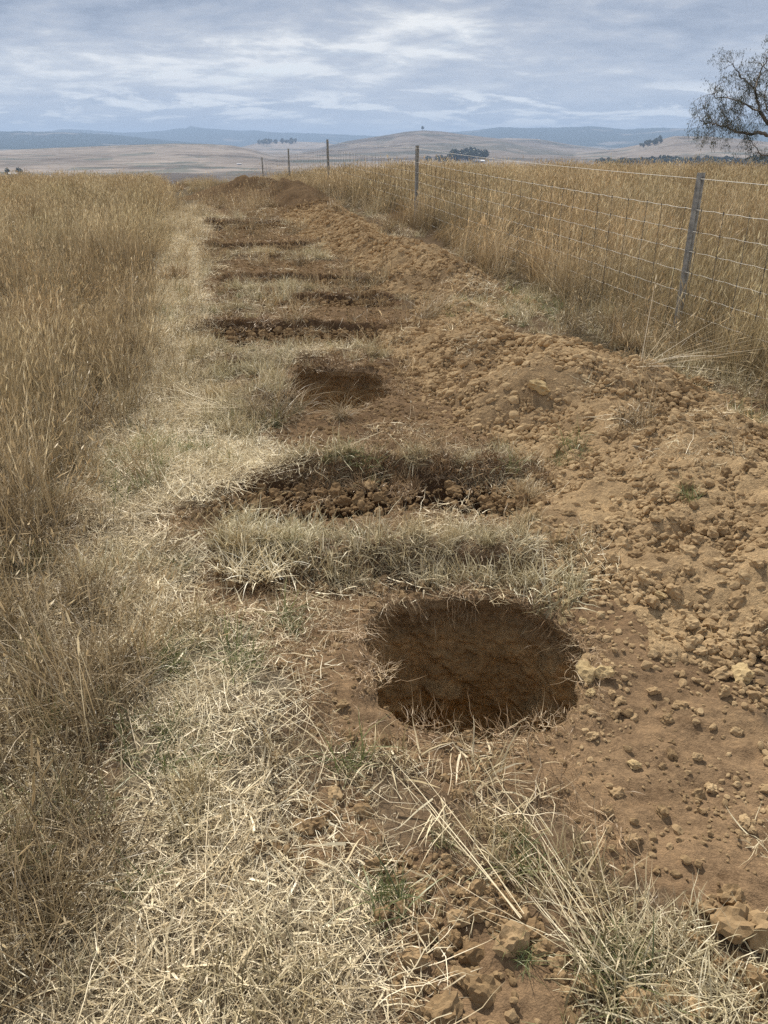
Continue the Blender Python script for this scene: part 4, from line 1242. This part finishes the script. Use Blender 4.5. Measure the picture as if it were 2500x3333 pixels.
    for m_, coll, nm, lab in ((tan & ~ind, C_tan, 'tan_soil_crumbs', 'countless tan crumbs and lumps of subsoil on the heaps'),
                              (~tan & ~ind, C_brn, 'brown_soil_crumbs', 'countless brown crumbs of topsoil on the bare ground')):
        scatter(nm, x[m_], y[m_], z[m_], coll, 8, s_[m_], shade[m_], .8, kind='stuff', label=lab)
clod_field()

# ------------------------------------------------------------------ named tussocks and sheaves
def tussock(label, u, v, mat, parts, scale=1.0, rot=0.0, lift=0.0, name='grass_tussock', cat='tussock'):
    x_, y_ = Gs(u, v)
    me = blade_mesh(name, join_parts(parts), mat)
    o = link(name, me, None, label=label, category=cat)
    o.location = (x_, y_, surf1(x_, y_) - .008 + lift); o.rotation_euler = (0, 0, rot); o.scale = (scale,) * 3
    o['shade'] = .5; o['hue'] = .5
    return o
tussock('big clump of cut pale straw stalks on the left end of the first turf strip', 560, 1215, M_litter,
        [blades(420, .15, (.07, .17), (.0025, .0055), (.55, .3), (.5, .4), 4, 901, kink=.08, tintr=(.35, 1)), blades(200, .15, (.04, .1), (.002, .004), (1.2, .4), (.3, .5), 4, 902, kink=.25, tintr=(0, .7))], 1.15)['shade'] = 1.0
tussock('orange tinted tuft overhanging the right end of the scraped bank', 1135, 1075, M_tall,
        [blades(300, .06, (.07, .16), (.0016, .003), (.75, .25), (.4, .4), 4, 903, tintr=(.3, 1)), blades(120, .07, (.05, .12), (.0016, .003), (.5, .3), (.3, .4), 4, 904, tintr=(.7, 1))], 1.0)
tussock('drooping tuft standing alone in front of the second hole', 738, 905, M_tall,
        [blades(260, .06, (.14, .34), (.0018, .0034), (.35, .3), (1.6, .5), 7, 905, kink=.08, tintr=(.2, 1))], .75)
tussock('shaggy tussock leaning left of the second hole', 590, 905, M_tall,
        [blades(480, .17, (.16, .40), (.0018, .0036), (.5, .3), (1.3, .5), 7, 906, kink=.1, tintr=(.1, .85))], 1.15)
tussock('long pale sheaf of bent straw flopping over the mown strip beside the second hole', 480, 900, M_litter,
        [blades(90, .14, (.15, .55), (.0016, .0028), (1.3, .2), (.25, .3), 8, 907, kink=.12, azbias=(2.9, .8), zlow=(.02, .10), tintr=(.3, 1))], 1.0)
tussock('dark tuft with long stalks half buried in the nearest heap', 1390, 915, M_tall,
        [blades(260, .13, (.06, .2), (.002, .0035), (.5, .35), (.7, .5), 5, 908, kink=.12, tintr=(0, .6)), blades(16, .10, (.35, .6), (.002, .0035), (.35, .25), (.2, .3), 6, 909, tintr=(.7, 1), head=(.04, .006, .5))], 1.0)
tussock('spray of long golden stalks lying across the top of the nearest heap', 1390, 800, M_tall,
        [blades(34, .07, (.5, .95), (.0022, .004), (1.18, .12), (.15, .2), 8, 910, azbias=(-.2, .9), zlow=(.01, .05), tintr=(.5, 1), head=(.07, .007, .7))], 1.0)
tussock('loose golden tuft in the gap between the two heaps', 930, 690, M_tall,
        [blades(240, .16, (.2, .52), (.002, .004), (.7, .2), (.5, .4), 6, 911, azbias=(.6, 1.0), tintr=(.3, 1))], 1.0)
tussock('bleached clump of stubble and green shoots at the bottom right corner', 1400, 2110, M_turf,
        [blades(420, .15, (.06, .18), (.002, .0042), (.7, .3), (.6, .5), 5, 912, kink=.15, tintr=(.35, 1)), blades(70, .10, (.08, .2), (.002, .004), (.5, .3), (.5, .4), 5, 913, tintr=(0, .12))], 1.0)
tussock('pale stubble clump right beside the green shoots at the bottom right', 1560, 2120, M_turf,
        [blades(380, .14, (.05, .15), (.002, .004), (.8, .3), (.6, .5), 5, 914, kink=.15, tintr=(.45, 1))], 1.0)
tussock('long bundle of bright straws lying diagonally towards the bottom right', 1300, 2090, M_litter,
        [blades(30, .07, (.15, .46), (.0016, .0030), (1.36, .12), (.08, .3), 8, 915, azbias=(2.15, .26), zlow=(.01, .06), tintr=(.4, 1), kink=.07)], 1.0, name='straw_bundle', cat='straw')
tussock('sheaf of long straws running down from the left rim of the near hole', 600, 1530, M_litter,
        [blades(16, .12, (.15, .42), (.0014, .0026), (1.3, .14), (.15, .3), 8, 916, azbias=(-1.25, .5), zlow=(.01, .07), tintr=(.35, 1), kink=.09)], 1.0, name='straw_bundle', cat='straw')
tussock('two crossed flat straws lying between the near hole and the bottom clods', 960, 1770, M_litter,
        [blades(5, .05, (.12, .26), (.0026, .004), (1.42, .05), (.06, .3), 6, 917, azbias=(-1.9, .3), zlow=(.02, .05), tintr=(.6, 1), kink=.08),
         blades(3, .05, (.12, .22), (.0026, .004), (1.42, .05), (.06, .3), 6, 918, azbias=(-2.6, .3), zlow=(.02, .05), tintr=(.6, 1), kink=.08)], 1.0, name='straw_bundle', cat='straw')
tussock('heap of pale straw fallen over the turf hump left of the near hole', 560, 1500, M_litter,
        [blades(260, .20, (.04, .14), (.0012, .0024), (1.25, .3), (.4, .5), 6, 919, kink=.12, zlow=(0, .06), tintr=(.1, 1))], 1.0)
tussock('single long straw with a bent end across the bare soil below the near hole', 1140, 2010, M_litter,
        [blades(3, .02, (.50, .62), (.0022, .003), (1.46, .02), (.04, .03), 9, 920, azbias=(2.12, .05), zlow=(.03, .05), tintr=(.8, 1), kink=.02)], 1.0, name='straw_bundle', cat='straw')
tussock('wide clump of tangled brown grass at the left, level with the near hole', 190, 1500, M_tall,
        [blades(520, .20, (.15, .42), (.0016, .0032), (.4, .25), (.8, .5), 6, 931, kink=.10, tintr=(.1, .95)), blades(40, .2, (.3, .5), (.0016, .003), (.2, .15), (.3, .3), 6, 932, tintr=(.4, 1), head=(.05, .006, .6))], 1.0)
tussock('clump of dull grass with green blades near the lower left corner', 130, 1880, M_tall,
        [blades(480, .17, (.10, .32), (.0014, .0028), (.45, .3), (.9, .5), 6, 933, kink=.12, tintr=(.0, .85))], 1.0)
tussock('few tall stalks rising at the lower left corner', 45, 2080, M_tall,
        [blades(26, .10, (.28, .5), (.0016, .003), (.15, .12), (.2, .25), 6, 934, tintr=(.3, .9), head=(.05, .006, .5))], 1.0)
tussock('torn dark sod with roots left of the far scrape', 375, 600, M_root,
        [blades(260, .12, (.05, .16), (.004, .008), (.6, .4), (.8, .6), 4, 921, kink=.2)], 1.6, name='sod_clump', cat='sod')
tussock('dark clump of sod at the far left end of the row', 377, 412, M_root,
        [blades(300, .13, (.05, .16), (.006, .014), (.6, .4), (.8, .6), 4, 922, kink=.2)], 2.6, name='sod_clump', cat='sod')

# ------------------------------------------------------------------ fence
M_steel = simple('galvanised_steel', (0.30, 0.29, 0.265), 0.55, 0.35, 0.45, 22)
M_wire = simple('galvanised_wire', (0.42, 0.40, 0.36), 0.55, 0.3, 0.2, 40)
M_stay = simple('dull_stay_wire', (0.13, 0.12, 0.11), 0.6, 0.5, 0.3, 30)
def fz(x, y): return float(base_z(np.array(x), np.array(y)))
def tube(pts, rad, sides=4):
    pts = np.asarray(pts, float); n = len(pts)
    d = np.gradient(pts, axis=0); d /= np.linalg.norm(d, axis=1)[:, None] + 1e-12
    up = np.array([0, 0, 1.0]); 
    sref = np.where(np.abs(d @ up)[:, None] > .95, np.array([[1.0, 0, 0]]), up[None])
    a = np.cross(d, sref); a /= np.linalg.norm(a, axis=1)[:, None]
    b = np.cross(d, a)
    rad = np.broadcast_to(rad, (n,))
    V = []
    for s_ in range(sides):
        ang = 2 * math.pi * s_ / sides
        V.append(pts + (a * math.cos(ang) + b * math.sin(ang)) * rad[:, None])
    V = np.stack(V, 1).reshape(-1, 3)
    i = np.arange(n - 1)
    F = []
    for s_ in range(sides):
        t_ = (s_ + 1) % sides
        F.append(np.stack([i * sides + s_, i * sides + t_, (i + 1) * sides + t_, (i + 1) * sides + s_], 1))
    return V, np.concatenate(F)
def join_tubes(ts):
    V, F, o_ = [], [], 0
    for v, f in ts: V.append(v); F.append(f + o_); o_ += len(v)
    return np.concatenate(V), np.concatenate(F)
fence = empty('wire_fence', (fence_pts[1, 0], fence_pts[1, 1], 0), label='steel post and woven wire fence running beside the tall grass down into the valley', category='fence')
fence_inv = Matrix.Translation(-Vector(fence.location))
def fpart(name, me, mat, loc=(0, 0, 0), **pr):
    o = link(name, me, mat, fence, **pr); o.location = Vector(loc) - fence.location
    return o
POST_H = 1.36
def post_mesh():
    # folded channel: web with two flanges and a rib, punched lugs
    t_ = .004; w_ = .030; f = .036
    prof_ = [(-w_, 0), (-w_, f), (-w_ + t_, f), (-w_ + t_, t_), (-.010, t_), (-.004, .016), (.004, .016), (.010, t_), (w_ - t_, t_), (w_ - t_, f), (w_, f), (w_, 0), (.012, 0), (.005, .011), (-.005, .011), (-.012, 0)]
    zs = [-.25, 0, .3, .6, .9, 1.2, POST_H]
    V = [(x_, y_, z_) for z_ in zs for x_, y_ in prof_]
    n = len(prof_); F = []
    for j in range(len(zs) - 1):
        for i in range(n): F.append((j * n + i, j * n + (i + 1) % n, (j + 1) * n + (i + 1) % n, (j + 1) * n + i))
    top = (len(zs) - 1) * n
    F.append(tuple(top + i for i in (0, 1, 2, 3, 4, 15))); F.append(tuple(top + i for i in (12, 7, 8, 9, 10, 11))); F.append(tuple(top + i for i in (15, 4, 5, 14))); F.append(tuple(top + i for i in (14, 5, 6, 13))); F.append(tuple(top + i for i in (13, 6, 7, 12)))
    for q in range(9):   # small lugs the wires are tied to
        z_ = .12 + q * .14; o_ = len(V)
        for dx in (w_, w_ + .006):
            for dy in (.010, .022):
                for dz in (0, .03): V.append((dx, dy, z_ + dz))
        for fc in ((0, 1, 3, 2), (4, 6, 7, 5), (0, 4, 5, 1), (2, 3, 7, 6), (0, 2, 6, 4), (1, 5, 7, 3)): F.append(tuple(o_ + k_ for k_ in fc))
    return new_mesh('fence_post', V, F, False)
pm = post_mesh(); pm.materials.append(M_steel)
POST_Z = [fz(*p) for p in fence_pts]
POST_Z[5] = -.24
for i, (px, py) in enumerate(fence_pts[:-1]):
    d = fence_pts[min(i + 1, 6)] - fence_pts[i]
    o = link('post', pm, None, fence); o.location = Vector((px, py, POST_Z[i])) - fence.location
    o.rotation_euler = (D2R([0, .3, -.2, .3, -.4, .5][i]), D2R([0, -.4, .3, -.6, .8, -.5][i]), math.atan2(d[1], d[0]) - math.pi / 2 + .35)
o = link('post', pm, None, fence, label='short end post low in the grass'); px, py = -9.2, 56.0
o.location = Vector((px, py, fz(px, py) - .5)) - fence.location
HGT = [0.10, 0.25, 0.41, 0.58, 0.75, 0.91, 1.08]
def fence_line(h, crimp, rad, sag=0.02):
    pts = []
    for i in range(len(fence_pts) - 1):
        a, b = fence_pts[i], fence_pts[i + 1]
        L = np.linalg.norm(b - a)
        n = int(L / (.10 if i < 3 else .3))
        for j in range(n):
            t_ = j / n
            p = a + (b - a) * t_
            z = POST_Z[i] * (1 - t_) + POST_Z[i + 1] * t_ + h - sag * 4 * t_ * (1 - t_)
            if crimp: z += .0032 * (1 if (j % 3) == 1 else -.5)
            off = .036
            pts.append((p[0] - off, p[1], z))
    return tube(pts, rad, 4)
for h in HGT:
    V, F = fence_line(h, True, .0014 if h < 1.0 else .0019)
    fpart('mesh_wire', new_mesh('mesh_wire', V, F), M_wire)
V, F = fence_line(1.315, False, .0021, .03)
fpart('top_wire', new_mesh('top_wire', V, F), M_wire, label='plain straight strand above the woven mesh')
# stay wires every 30 cm, one mesh shared
sp_ = [(0, 0, HGT[0])]
sv = [tube([(0.002 * math.sin(q), .002 * math.cos(q * 2), HGT[0] + (HGT[-1] - HGT[0]) * q / 12) for q in range(13)], .0024, 3)]
for h in HGT:
    sv.append(tube([(0, 0, h - .014), (.002, 0, h - .006), (.002, 0, h + .006), (0, 0, h + .014)], .0042, 4))
V, F = join_tubes(sv)
stay_me = new_mesh('stay_wire', V, F); stay_me.materials.append(M_stay)
for i in range(len(fence_pts) - 1):
    a, b = fence_pts[i], fence_pts[i + 1]; L = np.linalg.norm(b - a)
    step = .30
    n = int(L / step)
    for j in range(n):
        t_ = (j + .55) / n
        p = a + (b - a) * t_
        if p[1] < 3.2: continue
        z = POST_Z[i] * (1 - t_) + POST_Z[i + 1] * t_ - .02 * 4 * t_ * (1 - t_)
        o = link('stay_wire', stay_me, None, fence); o.location = Vector((p[0] - .036, p[1], z)) - fence.location
        o.rotation_euler = (rr.uniform(-.02, .02), rr.uniform(-.02, .02), rr.uniform(0, 6))
# wire ties at the two nearest posts
tie = []
for ang in np.linspace(0, 4.2 * math.pi, 30): tie.append((.012 * math.cos(ang), ang * .0016, .010 * math.sin(ang)))
tie += [(.02, .03, .01), (.03, .035, .018)]
V, F = tube(tie, .0015, 3); tie_me = new_mesh('tie_wire', V, F); tie_me.materials.append(M_stay)
for i in (1, 2):
    for h in HGT[1:] + [1.315]:
        o = link('tie_wire', tie_me, None, fence); o.location = Vector((fence_pts[i, 0] - .005, fence_pts[i, 1] - .045, POST_Z[i] + h)) - fence.location
        o.rotation_euler = (0, 0, rr.uniform(-.5, .5))

# ------------------------------------------------------------------ gum tree at the right
M_bark = simple('gum_bark', (0.15, 0.12, 0.095), 0.85, 0, .45, 1.5)
M_gum = make_straw_mat('gum_leaves', [(0, (.025, .033, .016)), (.5, (.055, .064, .034)), (.85, (.12, .10, .055)), (1, (.17, .11, .07))], .25, 1.0)
def gum():
    TY = 44.0
    r = random.Random(21)
    def W3(X3, Y3, dy=0):
        u_ = (2200 + X3 / 4.81) / SC; v_ = (100 + Y3 / 4.81) / SC
        d = ray(u_, v_); t_ = (TY + dy) / d[1]
        return np.array([d[0] * t_, TY + dy, EYE + d[2] * t_])
    limbs = {
        'A': ([(2150, 2000), (1700, 1760), (1443, 1650), (1380, 1610), (1270, 1590), (1180, 1620), (1100, 1600), (1000, 1590), (930, 1580), (850, 1545), (790, 1510), (700, 1490), (620, 1470), (560, 1440), (480, 1450), (400, 1410), (350, 1340)], .11, -1.0),
        'B': ([(2150, 1900), (1600, 1620), (1443, 1460), (1380, 1360), (1310, 1260), (1290, 1170), (1265, 1020), (1240, 930), (1190, 880), (1100, 790), (1000, 700), (930, 600), (900, 520)], .12, .4),
        'C': ([(1310, 1270), (1200, 1220), (1080, 1150), (960, 1090), (850, 1060), (720, 1045), (620, 1050), (590, 960), (620, 800)], .06, .4),
        'D': ([(1240, 930), (1290, 750), (1340, 600), (1400, 500), (1443, 450), (1500, 300)], .055, .4),
        'E': ([(2100, 2050), (1700, 1940), (1443, 1940), (1340, 1960), (1270, 1860), (1180, 1740), (1110, 1680), (1100, 1610)], .05, -1.4),
        'F': ([(790, 1510), (850, 1450), (960, 1370), (1010, 1280), (1060, 1180)], .03, -1.0),
        'F2': ([(860, 1450), (780, 1340), (730, 1270), (750, 1200)], .024, -1.0),
        'G': ([(610, 1470), (540, 1370), (460, 1300), (430, 1200), (470, 1150)], .022, -1.0),
        'H': ([(1900, 1500), (1600, 1100), (1520, 1300), (1440, 1240), (1390, 1080), (1400, 900), (1460, 700)], .07, 1.2),
        'I': ([(1240, 1200), (1050, 1140), (930, 1150), (860, 1190), (820, 1235), (760, 1232)], .026, .2),
        'K': ([(2300, 1500), (2250, 900), (2200, 300), (2280, -300)], .14, .5), 'L': ([(2300, 1500), (2600, 900), (2800, 500), (2900, 100)], .12, -.5),
        'M': ([(2250, 900), (1950, 450), (1750, 200), (1620, 60)], .08, 1.0), 'N': ([(1190, 880), (1080, 900), (1040, 830)], .02, .4), 'O': ([(2800, 500), (3100, 300), (3300, 500)], .05, -.5),
    }
    trunk_tubes, twigs, leafpos = [], [], []
    tb = W3(2300, 2250); tb[2] = fz(tb[0], tb[1]) - .2
    tp = [tb, W3(2270, 2150), W3(2240, 1950), W3(2300, 1500, .2), W3(2250, 900, .4)]
    trunk = tube(tp, np.array([.40, .33, .30, .24, .15]), 10)
    for key, (pl, rad, dy) in limbs.items():
        pts = [W3(a, b, dy * min(1, i / 4) + .25 * math.sin(i * 1.7 + rad * 90)) for i, (a, b) in enumerate(pl)]
        # refine with wobble
        P = []
        for i in range(len(pts) - 1):
            for q in range(3):
                p = pts[i] + (pts[i + 1] - pts[i]) * q / 3
                P.append(p + np.array([r.gauss(0, .018), r.gauss(0, .03), r.gauss(0, .018)]))
        P.append(pts[-1]); P = np.array(P); n = len(P)
        rd = rad * .9 * (1 - np.linspace(0, 1, n) * .86)
        trunk_tubes.append(tube(P, rd, 6))
        # twigs
        L = n
        for i in range(max(2, n // 5), n):
            for _ in range(2 if rad > .03 else 2):
                if r.random() < .54: continue
                d = np.array([r.gauss(-.15, .7), r.gauss(0, .6), r.gauss(.35, .55)]); d /= np.linalg.norm(d)
                ln = r.uniform(.35, 1.15) * (1.0 if rad > .05 else .7)
                p = P[i].copy(); tw_ = [p.copy()]
                for s_ in range(6):
                    d = d + np.array([r.gauss(0, .22), r.gauss(0, .22), r.gauss(0, .22) - .02 * s_]); d /= np.linalg.norm(d)
                    p = p + d * ln / 6; tw_.append(p.copy())
                    if r.random() < .45:
                        d2 = d + np.array([r.gauss(0, .7), r.gauss(0, .7), r.gauss(0, .5)]); d2 /= np.linalg.norm(d2)
                        q_ = p.copy(); t2 = [q_.copy()]
                        for _s in range(4):
                            d2 = d2 + np.array([r.gauss(0, .25), r.gauss(0, .25), r.gauss(-.05, .2)]); d2 /= np.linalg.norm(d2)
                            q_ = q_ + d2 * ln * .12; t2.append(q_.copy())
                        twigs.append(tube(t2, .0055, 3))
                        if r.random() < .75: leafpos.append(q_)
                twigs.append(tube(tw_, np.linspace(.013, .006, 7), 3))
                if r.random() < .8: leafpos.append(p)
                if r.random() < .3: leafpos.append(tw_[3])
    # denser foliage right of the frame edge and at its top
    for _ in range(900):
        a = r.gauss(0, 1); 
        X3 = r.uniform(1380, 3100); Y3 = r.gauss(750, 420)
        if Y3 > 1500 or r.random() > (X3 - 1300) / 900: continue
        leafpos.append(W3(X3, Y3, r.gauss(0, 1.3)))
    V, F = [], []
    T = []
    for c in leafpos:
        k_ = r.randint(14, 30)
        for _ in range(k_):
            p = c + np.array([r.gauss(0, .10), r.gauss(0, .12), r.gauss(-.08, .12)])
            L = r.uniform(.09, .17); wd = r.uniform(.016, .028)
            d = np.array([r.gauss(0, .45), r.gauss(0, .45), -1 + r.gauss(0, .3)]); d /= np.linalg.norm(d)
            s_ = np.cross(d, [r.gauss(0, 1), r.gauss(0, 1), .2]); s_ /= np.linalg.norm(s_)
            i = len(V)
            V += [p, p + d * L * .45 + s_ * wd * .5, p + d * L, p + d * L * .45 - s_ * wd * .5]
            F.append((i, i + 1, i + 2, i + 3)); T += [r.random()] * 4
    root = empty('gum_tree', tuple(tb), label='sparse gum tree with drooping leaves reaching in from the right edge', category='tree')
    def sub(name, V_, F_, mat, sm=True, **pr):
        me = new_mesh(name, np.asarray(V_) - tb, F_, sm)
        o = link(name, me, mat, root, **pr); return o, me
    sub('trunk', *trunk, M_bark)
    for tt_ in trunk_tubes: sub('limb', *tt_, M_bark)
    sub('twigs', *join_tubes(twigs), M_bark, kind='stuff')
    o, me = sub('foliage', V, F, M_gum, kind='stuff')
    add_attr(me, 'tint', T); add_attr(me, 'along', np.ones(len(T)))
    o['shade'] = .4; o['hue'] = .5
gum()

# ------------------------------------------------------------------ far trees, houses
M_fol = make_straw_mat('far_foliage', [(0, (.02, .03, .018)), (.6, (.045, .06, .03)), (1, (.09, .10, .05))], .15, 1.0)
M_trunk = simple('far_trunk', (.10, .08, .06), .9, 0, .3, 2)
def far_tree_meshes(seed, tall):
    r = np.random.default_rng(seed)
    V, F = tube([(0, 0, -.5), (.02, 0, .2), (0, .02, .5), (.02, 0, .75)], np.array([.035, .028, .02, .01]), 5)
    tr = new_mesh('trunk', V, F); tr.materials.append(M_trunk)
    n = 420
    p = r.normal(0, 1, (n, 3)); p /= np.linalg.norm(p, axis=1)[:, None]
    p *= (r.uniform(.35, 1, n) ** .5)[:, None]
    lob = 1 + .25 * np.sin(p[:, 0] * 5 + seed) * np.cos(p[:, 1] * 4)
    p = p * np.array([.30 if tall else .42, .30 if tall else .42, .42 if tall else .34]) * lob[:, None] + np.array([0, 0, .58])
    a = r.normal(0, 1, (n, 3)); a /= np.linalg.norm(a, axis=1)[:, None]; b = np.cross(a, r.normal(0, 1, (n, 3))); b /= np.linalg.norm(b, axis=1)[:, None]
    s_ = r.uniform(.04, .10, n)[:, None]
    V = np.concatenate([p - a * s_, p - b * s_, p + a * s_, p + b * s_]); i = np.arange(n)
    cr = new_mesh('crown', V, np.stack([i, i + n, i + 2 * n, i + 3 * n], 1), False); cr.materials.append(M_fol)
    add_attr(cr, 'tint', np.tile(r.uniform(0, 1, n), 4)); add_attr(cr, 'along', np.ones(4 * n))
    return tr, cr
FT = [far_tree_meshes(s_, s_ % 2) for s_ in range(5)]
def vz(x, y): return float(valley(np.array([x]), np.array([y]))[0][0])
def far_tree(u, r_, h, label, group=None, wide=1.0):
    x_, y_ = vpos(u, 330, r_)
    z_ = vz(x_, y_)
    root = empty('far_tree', (x_, y_, z_), label=label, category='tree')
    if group: root['group'] = group
    root.scale = (h * wide, h * wide, h); root.rotation_euler = (0, 0, rr.uniform(0, 6.28))
    tr, cr = FT[rr.randrange(5)]
    link('trunk', tr, None, root); o = link('crown', cr, None, root); o['shade'] = rr.uniform(.1, .6); o['hue'] = .5
for _ in range(34):
    far_tree(rr.uniform(972, 1048), rr.uniform(1950, 2250), rr.uniform(15, 25), 'dark tree in the large clump behind the farm sheds in the valley', 'trees of the large clump by the farm', 1.1)
for _ in range(8):
    far_tree(rr.uniform(937, 964), rr.uniform(1900, 1960), rr.uniform(9, 14), 'dark tree in the small clump just right of the second fence post', 'trees of the small clump', 1.2)
for _ in range(4):
    far_tree(rr.uniform(924, 932), rr.uniform(1900, 1950), rr.uniform(8, 13), 'dark tree of the little group close to the second fence post', 'trees close to the second post', 1.2)
for _ in range(110):
    u_ = rr.uniform(1290, 1680)
    far_tree(u_, rr.uniform(1800, 1950) , rr.uniform(13, 19) * (.6 + .5 * (u_ - 1300) / 360), 'dark tree in the long belt behind the tall grass at the right', 'belt of trees behind the right field', 1.5)
for _ in range(16):
    far_tree(rr.uniform(1380, 1425), rr.uniform(2900, 3050), rr.uniform(12, 20), 'dark tree on the left slope of the pale hill at the right', 'trees on the slope of the pale hill', 1.1)
for _ in range(22):
    far_tree(rr.uniform(560, 640), rr.uniform(5300, 5600), rr.uniform(16, 34), 'dark tree on the low ridge behind the far fence posts', 'trees on the low ridge', 1.4)
far_tree(912, 4300, 20, 'lone tree standing on the top of the middle hill', None, .8)
far_tree(1210, 1500, 14, 'tree alone in the valley above the grass, right of the farm', None, 1.1)
far_tree(1262, 1500, 13, 'left one of two close trees in the valley above the fence wire', None, 1.1)
far_tree(1275, 1520, 11, 'right one of two close trees in the valley above the fence wire', None, 1.1)
far_tree(8, 1290, 12, 'tree left of the small farm shed at the left edge', None, 1.0)
far_tree(33, 1290, 13, 'tree right of the small farm shed at the left edge', None, .8)
M_wall = simple('shed_wall', (.30, .30, .32), .8, 0, .1, 1)
M_white = simple('white_roof', (.80, .80, .80), .6, 0, .05, 1)
M_roof = simple('grey_roof', (.16, .17, .20), .6, 0, .1, 1)
def shed(u, r_, L, Wd, H, label, white, rot=.2):
    x_, y_ = vpos(u, 330, r_); z_ = vz(x_, y_)
    root = empty('farm_shed', (x_, y_, z_), label=label, category='shed'); root.rotation_euler = (0, 0, rot)
    a, b = L / 2, Wd / 2
    V = [(-a, -b, -1), (a, -b, -1), (a, b, -1), (-a, b, -1), (-a, -b, H), (a, -b, H), (a, b, H), (-a, b, H), (-a, 0, H * 1.4), (a, 0, H * 1.4)]
    F = [(0, 1, 5, 4), (1, 2, 6, 5), (2, 3, 7, 6), (3, 0, 4, 7), (4, 7, 8), (5, 9, 6)]
    link('wall', new_mesh('wall', V, F, False), M_wall, root)
    e = .6
    V = [(-a - e, -b - e, H - .25), (a + e, -b - e, H - .25), (a + e, 0, H * 1.42), (-a - e, 0, H * 1.42), (a + e, b + e, H - .25), (-a - e, b + e, H - .25)]
    V += [(p[0], p[1], p[2] + .25) for p in V]
    F = [(0, 1, 2, 3), (3, 2, 4, 5), (6, 9, 8, 7), (9, 11, 10, 8), (0, 6, 7, 1), (5, 4, 10, 11), (0, 3, 9, 6), (3, 5, 11, 9), (1, 7, 8, 2), (2, 8, 10, 4)]
    link('roof', new_mesh('roof', V, F, False), M_white if white else M_roof, root)
    V = [(-a * .3, -b - .1, -1), (a * .2, -b - .1, -1), (a * .2, -b - .1, H * .7), (-a * .3, -b - .1, H * .7), (-a * .3, -b + .05, -1), (a * .2, -b + .05, -1), (a * .2, -b + .05, H * .7), (-a * .3, -b + .05, H * .7)]
    F = [(0, 1, 2, 3), (5, 4, 7, 6), (0, 4, 5, 1), (3, 2, 6, 7), (1, 5, 6, 2), (4, 0, 3, 7)]
    link('door', new_mesh('door', V, F, False), M_roof, root)
shed(1032, 1900, 22, 9, 4, 'long grey roofed farm shed in front of the large clump of trees', False)
shed(1042, 1880, 10, 8, 4, 'small shed with a bright white roof beside the large clump of trees', True)
shed(20, 1270, 11, 7, 4.5, 'small dark farm shed low in the valley at the left edge', False, .4)
shed(515, 1700, 8, 5, 1.6, 'tiny grey shed on the valley floor left of the farthest fence post', False, .1)

# ------------------------------------------------------------------ air
HZ_D = 1.2e-4
hx = 18500; ztop = 360.0
hv = bpy.data.meshes.new('haze')
V = [(a * hx, b, c) for c in (-75, ztop) for b in (-60, 18500) for a in (-1, 1)]
hv.from_pydata(V, [], [(0, 2, 3, 1), (4, 5, 7, 6), (0, 1, 5, 4), (2, 6, 7, 3), (0, 4, 6, 2), (1, 3, 7, 5)])
hm, t, o = mat_new('haze_air')
pv = t.node('ShaderNodeVolumePrincipled')
pv.inputs['Color'].default_value = (0.53, 0.71, 1.0, 1)
pv.inputs['Density'].default_value = HZ_D
t.link(pv.outputs[0], o.inputs['Volume'])
link('haze', hv, hm, kind='stuff')
